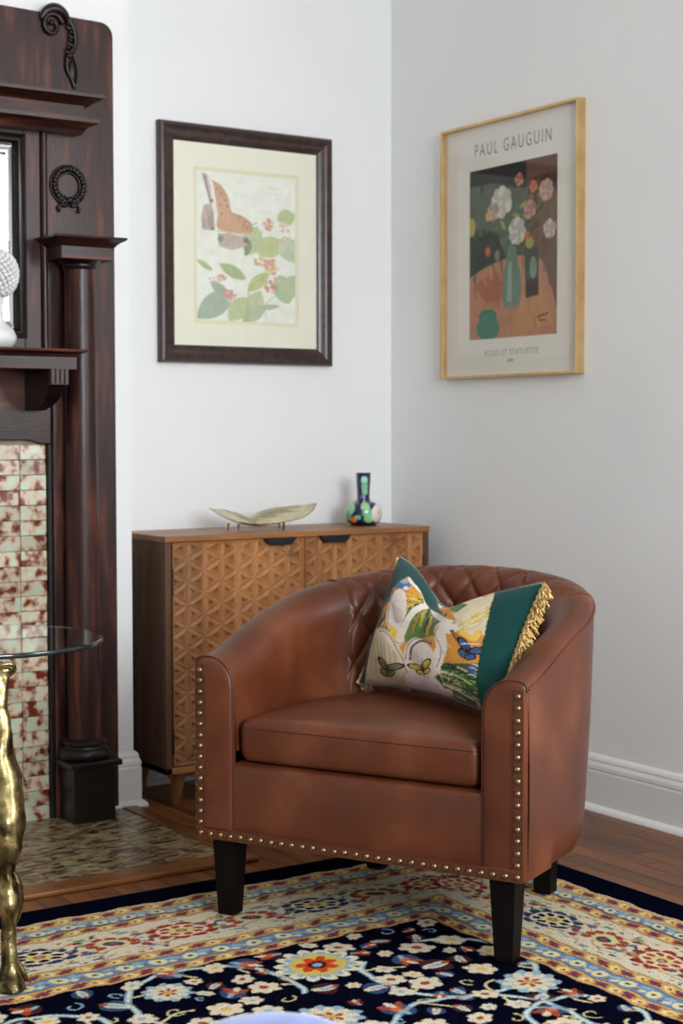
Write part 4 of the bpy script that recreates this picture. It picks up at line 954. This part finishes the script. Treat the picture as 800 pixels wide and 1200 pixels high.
for k in range(4):
    mp, Ls = side_map(k); hor = k in (0, 2)
    def E(s, d, rs, rd, c, mp=mp, hor=hor):
        x_, y_ = mp(s, d); rc_.ell(x_, y_, rs if hor else rd, rd if hor else rs, c)
    def ST(pts, w, c, mp=mp): rc_.stroke([mp(s, d) for s, d in pts], w, c)
    for (da, db, typ) in ((.088, .126, 'y'), (.132, .166, 'b'), (.1685, .203, 'y'), (.3745, .410, 'y'), (.4125, .455, 'b'), (.4575, .494, 'y')):
        dm = (da+db)/2; w = db-da; s = da+.02; i = 0
        ST([(q, dm+.25*w*math.sin(q*70)) for q in np.arange(da, Ls-da, .006)], .0028, RED if typ == 'y' else CRM)
        while s < Ls-da:
            if typ == 'y':
                if i % 2: E(s, dm, .012, w*.34, RED); E(s, dm, .005, w*.16, (60, 60, 110)); E(s+.012, dm+.006, .006, .005, (90, 60, 90)); E(s-.012, dm-.006, .006, .005, (90, 60, 90))
                else: E(s, dm, .013, w*.30, (228, 206, 140)); E(s+.004, dm, .005, .005, (150, 90, 60))
                s += .034
            else:
                if i % 2: E(s, dm, .017, w*.36, (222, 210, 158)); E(s, dm, .0055, .0055, (48, 56, 92))
                else: E(s, dm-.2*w, .011, .007, LBL); E(s+.008, dm+.2*w, .009, .006, CRM); E(s-.006, dm+.22*w, .006, .005, (150, 90, 90))
                s += .034
            i += 1
    dm = .2885; s = .33; i = 0
    ST([(q, dm+.045*math.sin(q*PI/.155)) for q in np.arange(.2, Ls-.2, .008)], .004, (150, 140, 90))
    ST([(q, dm-.040*math.sin(q*PI/.155+.4)) for q in np.arange(.2, Ls-.2, .008)], .0035, (196, 110, 80))
    while s < Ls-.21:
        if i % 2 == 0:   # navy rosette
            for a in np.linspace(0, 2*PI, 11)[:-1]: E(s+.060*math.cos(a), dm+.040*math.sin(a), .018, .011, (44, 60, 96) if i % 4 else (150, 52, 36))
            E(s, dm, .052, .036, (222, 206, 178)); 
            for a in np.linspace(0, 2*PI, 9)[:-1]: E(s+.036*math.cos(a), dm+.025*math.sin(a), .011, .007, NV_ if i % 4 else RED)
            E(s, dm, .026, .018, (214, 196, 130)); E(s, dm, .013, .009, RED); E(s, dm, .006, .005, LBL)
            for sg in (-1, 1):
                ST([(s+sg*.07, dm), (s+sg*.09, dm+sg*.02), (s+sg*.105, dm+sg*.01)], .006, (60, 84, 120)); E(s+sg*.085, dm-sg*.030, .014, .007, (70, 108, 150)); E(s+sg*.10, dm+sg*.036, .011, .006, (120, 30, 24))
        else:            # red palmette
            for a in np.linspace(-2.2, 2.2, 8): E(s+.045*math.sin(a), dm-.030*math.cos(a), .013, .009, RED)
            E(s, dm, .034, .024, (208, 200, 150)); E(s, dm+.004, .020, .014, (60, 70, 100)); E(s, dm+.004, .009, .007, RED)
            for sg in (-1, 1):
                E(s+sg*.055, dm+.030, .010, .007, RED); E(s+sg*.072, dm+.018, .008, .006, (150, 60, 44)); E(s+sg*.045, dm-.052, .014, .006, (120, 150, 120)); E(s+sg*.07, dm-.040, .009, .005, (196, 120, 84))
                ST([(s+sg*.03, dm+.04), (s+sg*.05, dm+.055), (s+sg*.075, dm+.050)], .004, (110, 140, 160))
        s += .155; i += 1
    for q in range(int(Ls*260)):
        s_ = rng.uniform(.22, Ls-.22); d_ = rng.uniform(.212, .366)
        if abs(((s_-.33+.0775) % .155)-.0775) < .05 and abs(d_-dm) < .045: continue
        E(s_, d_, rng.uniform(.003, .010), rng.uniform(.002, .0045), [(84, 116, 150), (150, 76, 52), (150, 150, 96), (196, 170, 110), (60, 62, 80)][rng.integers(0, 5)])
# field: navy ground with arabesque vines and blossoms
fx0, fx1, fy0, fy1 = RX0+.4965, RX1-.4965, RY0+.4965, RY1-.4965
FC = rc_
sv = FC.a.copy()
def flower(x_, y_, r, kind):
    if kind < 3: FC.ell(x_, y_, r*1.02, r*.9, (70, 100, 140) if rng.uniform() < .5 else (90, 50, 50), rng.uniform(0, 3), .55)
    if kind == 0:
        for a in np.linspace(0, 2*PI, 7)[:-1]+rng.uniform(0, 1): FC.ell(x_+r*.62*math.cos(a), y_+r*.62*math.sin(a), r*.42, r*.36, CRM, a)
        FC.ell(x_, y_, r*.45, r*.45, CRM); FC.ell(x_, y_, r*.30, r*.30, [RED, (214, 180, 90), LBL][rng.integers(0, 3)])
    elif kind == 1:
        a0 = rng.uniform(0, 6.3)
        for da in (-.7, 0, .7): FC.ell(x_+r*.7*math.cos(a0+da), y_+r*.7*math.sin(a0+da), r*.55, r*.25, RED if da else CRM, a0+da)
        FC.ell(x_, y_, r*.4, r*.35, (200, 100, 60)); FC.ell(x_-r*.5*math.cos(a0), y_-r*.5*math.sin(a0), r*.4, r*.2, LBL, a0)
    elif kind == 2:
        a0 = rng.uniform(0, 6.3); FC.ell(x_, y_, r, r*.38, CRM, a0); FC.ell(x_, y_, r*.6, r*.2, LBL, a0); FC.ell(x_+r*.8*math.cos(a0), y_+r*.8*math.sin(a0), r*.3, r*.2, RED, a0)
    else:
        a0 = rng.uniform(0, 6.3); FC.stroke([(x_+r*(.2+.10*q)*math.cos(a0+q), y_+r*(.2+.10*q)*math.sin(a0+q)) for q in np.linspace(0, 5, 14)], .004, [LBL, (200, 190, 140)][rng.integers(0, 2)])
circ = [(1.36, 2.46, .155), (1.80, 2.36, .16), (1.66, 2.06, .17), (1.20, 2.12, .16), (1.03, 2.42, .12), (1.44, 1.80, .16), (1.86, 1.84, .15), (1.0, 1.86, .15), (1.84, 2.02, .10)]
for (a, c, r) in circ:
    a0 = rng.uniform(0, 6.3); span = 5.2
    pts = [(a+r*math.cos(a0+q), c+r*math.sin(a0+q)) for q in np.linspace(0, span, 44)]
    FC.stroke(pts, .0125, LBL); FC.stroke(pts, .005, (206, 214, 196))
    for q in np.linspace(.3, span-.2, 6):
        p = (a+r*math.cos(a0+q), c+r*math.sin(a0+q)); FC.stroke(curve([p, (p[0]-.03*math.cos(a0+q)+.01, p[1]-.03*math.sin(a0+q)+.01), (p[0]-.05*math.cos(a0+q)+.03, p[1]-.05*math.sin(a0+q))], 4), .006, (206, 196, 150))
placed = []
def big(x_, y_, r):
    for a in np.linspace(0, 2*PI, 15)[:-1]: FC.ell(x_+r*.86*math.cos(a), y_+r*.86*math.sin(a), r*.26, r*.18, (220, 212, 186), a)
    for a in np.linspace(0, 2*PI, 15)[:-1]: FC.ell(x_+r*.72*math.cos(a), y_+r*.72*math.sin(a), r*.2, r*.12, LBL, a)
    FC.ell(x_, y_, r*.72, r*.72, (206, 184, 100))
    for a in np.linspace(0, 2*PI, 8)[:-1]: FC.ell(x_+r*.34*math.cos(a), y_+r*.34*math.sin(a), r*.22, r*.14, (200, 70, 34), a)
    FC.ell(x_, y_, r*.24, r*.24, (60, 30, 30)); FC.ell(x_, y_, r*.13, r*.13, LBL); placed.append((x_, y_, r))
def big2(x_, y_, r):
    for a in np.linspace(0, 2*PI, 11)[:-1]: FC.ell(x_+r*.8*math.cos(a), y_+r*.8*math.sin(a), r*.30, r*.2, LBL, a)
    for a in np.linspace(0, 2*PI, 11)[:-1]: FC.ell(x_+r*.64*math.cos(a+.3), y_+r*.64*math.sin(a+.3), r*.28, r*.17, CRM, a+.3)
    FC.ell(x_, y_, r*.5, r*.5, CRM)
    for a in np.linspace(0, 2*PI, 7)[:-1]: FC.ell(x_+r*.3*math.cos(a), y_+r*.3*math.sin(a), r*.16, r*.10, RED, a)
    FC.ell(x_, y_, r*.17, r*.17, (200, 160, 80)); placed.append((x_, y_, r))
big(1.600, 2.500, .078); big2(1.10, 2.30, .07); big2(1.87, 2.21, .055); big2(1.47, 2.26, .055); big2(1.30, 2.52, .045)
for k in range(4000):
    x_, y_ = rng.uniform(fx0+.015, fx1-.015), rng.uniform(fy0+.015, fy1-.015); r = rng.uniform(.014, .033)
    if any(math.hypot(x_-a, y_-c) < (r+q)*1.02 for a, c, q in placed): continue
    placed.append((x_, y_, r)); flower(x_, y_, r, int(rng.choice([0, 0, 1, 2, 3])))
msk = np.ones(FC.a.shape[:2], bool); jx = slice(int((fx0-RX0)/.0022), int((fx1-RX0)/.0022)); jy = slice(int((fy0-RY0)/.0022), int((fy1-RY0)/.0022))
msk[jy, jx] = False; FC.a[msk] = sv[msk]
gx = np.concatenate([np.arange(RX0, .85, .012), np.arange(.85, RX1, .0030), [RX1]]); gy = np.concatenate([np.arange(RY0, 1.75, .012), np.arange(1.75, RY1, .0030), [RY1]])
X, Y = np.meshgrid(gx, gy, indexing='ij')
wx = X+.0035*np.sin(Y*37+X*11)+.002*np.sin(Y*91); wy = Y+.0035*np.sin(X*41+1)+.002*np.sin(X*103)
cols = rc_.sample(wx, wy); Zr = .0100+rng.uniform(-.0006, .0006, X.shape)
mb = MB(); mb.grid(np.stack([X, Y, Zr], -1))
rug = empty('rug', 'oriental wool rug with navy field, cream floral border and navy edge, under the armchair', 'rug', (1.35, 2.1, 0))
obj('pile', mb, M['rug'], rug, cols=cols.reshape(-1, 3), fix=False)
bx('backing', M['navywool'], rug, RX0+.001, RX1-.001, RY0+.001, RY1-.001, .0005, .0088)
obj('bound_edge', MB().tube([(RX0, RY0, .0055), (RX1, RY0, .0055), (RX1, RY1, .0055), (RX0, RY1, .0055)], .005, 8, closed=True), M['navywool'], rug)

# ================================================================== GLASS TABLE
TC = (1.171, 3.086); TR_ = .245
tb = empty('glass_side_table', 'round glass side table on sculpted hammered gold legs beside the hearth', 'table', (TC[0], TC[1], 0))
obj('glass_top', MB().lathe([(.0, .580), (TR_-.002, .580), (TR_, .582), (TR_, .588), (TR_-.002, .590), (.0, .590)], *TC, 96, cap=False), M['glass'], tb, smooth='auto')
obj('glass_rim', MB().lathe([(TR_+.0002, .5815), (TR_+.0008, .583), (TR_+.0008, .587), (TR_+.0002, .5885)], *TC, 96, cap=False), M['glassedge'], tb, smooth=True)
def table_leg(ang):
    d = Vector((math.cos(ang), math.sin(ang), 0)); s = Vector((-d.y, d.x, 0)); c0 = Vector((TC[0], TC[1], 0))
    # z, radial centre, half-width across, half-width radial
    prof = [(.0, .400, .026, .034), (.010, .402, .028, .036), (.024, .398, .024, .032), (.040, .388, .018, .022), (.07, .384, .0155, .018), (.12, .380, .0155, .017), (.155, .378, .017, .020), (.18, .372, .018, .022), (.20, .366, .016, .019),
            (.225, .360, .020, .022), (.26, .350, .032, .032), (.30, .338, .040, .040), (.335, .325, .041, .042), (.37, .312, .036, .038), (.41, .300, .028, .032), (.45, .290, .022, .027), (.50, .281, .018, .022), (.535, .272, .020, .022), (.560, .262, .024, .024), (.577, .250, .014, .016)]
    P3 = curve([(z, r_, a, b_) for z, r_, a, b_ in prof], 5); n = 28; P = np.zeros((len(P3), n, 3))
    for i, (z, r_, a, b_) in enumerate(P3):
        for k in range(n):
            t = 2*PI*k/n; p = c0+d*(r_-.0+b_*math.cos(t))+s*(a*math.sin(t))+Vector((0, 0, z))
            h = noise.noise(p*22)*.006+noise.noise(p*48)*.0026
            q = Vector((math.cos(t)*d.x+math.sin(t)*s.x, math.cos(t)*d.y+math.sin(t)*s.y, 0)); p += q*h*(1 if z > .01 else .3); P[i, k] = (p.x, p.y, max(z, .0112))
    return P, c0, d, s
for ang in (math.radians(-104), math.radians(100), math.radians(178)):
    P, c0, d, s = table_leg(ang)
    mb = MB(); mb.grid(P.transpose(1, 0, 2), True); nz_ = P.shape[0]
    mb.f.append(tuple(k*nz_ for k in range(P.shape[1]))); mb.f.append(tuple(k*nz_+nz_-1 for k in range(P.shape[1])))
    lg = obj('leg', mb, M['gold'], tb, smooth=True)
    # curled scroll under the glass, rear spur and hoof ridge
    mb = MB(); c = c0+d*.268+Vector((0, 0, .562)); r0 = .015
    loop = [tuple(c+s*(.020*math.cos(t)+.012)+d*(.018*math.sin(t)*.6)+Vector((0, 0, .0135*math.sin(t)+.003*math.cos(t)))) for t in np.linspace(0, 2*PI, 28)[:-1]]
    mb.tube(loop, .0042, 8, closed=True); mb.ball(tuple(c+s*.012), .016, .012, .010, 14, 8)
    obj('scroll', mb, M['gold'], lg, smooth=True, fix=False)
    mb = MB(); cc = c0+d*.376
    mb.tube([tuple(cc+s*a+Vector((0, 0, z))) for a, z in curve([(.010, .215), (.017, .195), (.020, .165), (.016, .135), (.010, .115)], 5)], [.004+.005*math.sin(PI*i/20) for i in range(21)], 8)
    mb.tube([tuple(cc+d*.01+s*a+Vector((0, 0, z))) for a, z in curve([(.010, .06), (.018, .045), (.026, .028), (.028, .0165)], 5)], .0055, 8)
    obj('spur', mb, M['gold'], lg, smooth=True, fix=False)

# ================================================================== ORNAMENT ON THE MANTEL SHELF, STOOL
oc = (1.488, 3.775)
ov = empty('flower_ornament', 'white ceramic vase with a round white blossom head, left end of mantel shelf', 'ornament', (oc[0], oc[1], 1.2085))
obj('vase_body', MB().lathe([(.022, 1.2087), (.036, 1.213), (.046, 1.228), (.047, 1.240), (.040, 1.256), (.026, 1.268), (.016, 1.282), (.014, 1.31), (.017, 1.335)], *oc, 32), M['ceramic'], ov, smooth='auto')
mb = MB()
for k in range(260):
    z = 1-2*(k+.5)/260; r = math.sqrt(1-z*z); a = k*2.39996
    mb.ball((oc[0]+.050*r*math.cos(a), oc[1]+.050*r*math.sin(a), 1.392+.058*z), .0070, .0070, .0065, 6, 4)
mb.ball((oc[0], oc[1], 1.392), .047, .047, .054, 16, 10)
tag(obj('blossom_head', mb, M['ceramic'], ov, smooth=True, fix=False), kind='stuff')
sx, sy = .838, 1.395
st_ = empty('stool', 'round blue velvet stool in the near foreground, its domed top just in frame', 'stool', (sx, sy, 0))
obj('seat_pad', MB().lathe([(.09, .30), (.108, .305), (.114, .320), (.112, .342), (.102, .362), (.082, .379), (.055, .389), (.03, .393), (.002, .394)], sx, sy, 48), M['bluevelvet'], st_, smooth=True)
obj('seat_base', MB().lathe([(.09, .275), (.106, .277), (.106, .302), (.09, .304)], sx, sy, 40), M['gold'], st_, smooth='auto')
for k in range(3):
    a = 2*PI*k/3+.6; obj('leg', MB().tube([(sx+.12*math.cos(a), sy+.12*math.sin(a), .010), (sx+.09*math.cos(a), sy+.09*math.sin(a), .277)], [.008, .012], 10), M['gold'], st_, smooth='auto')
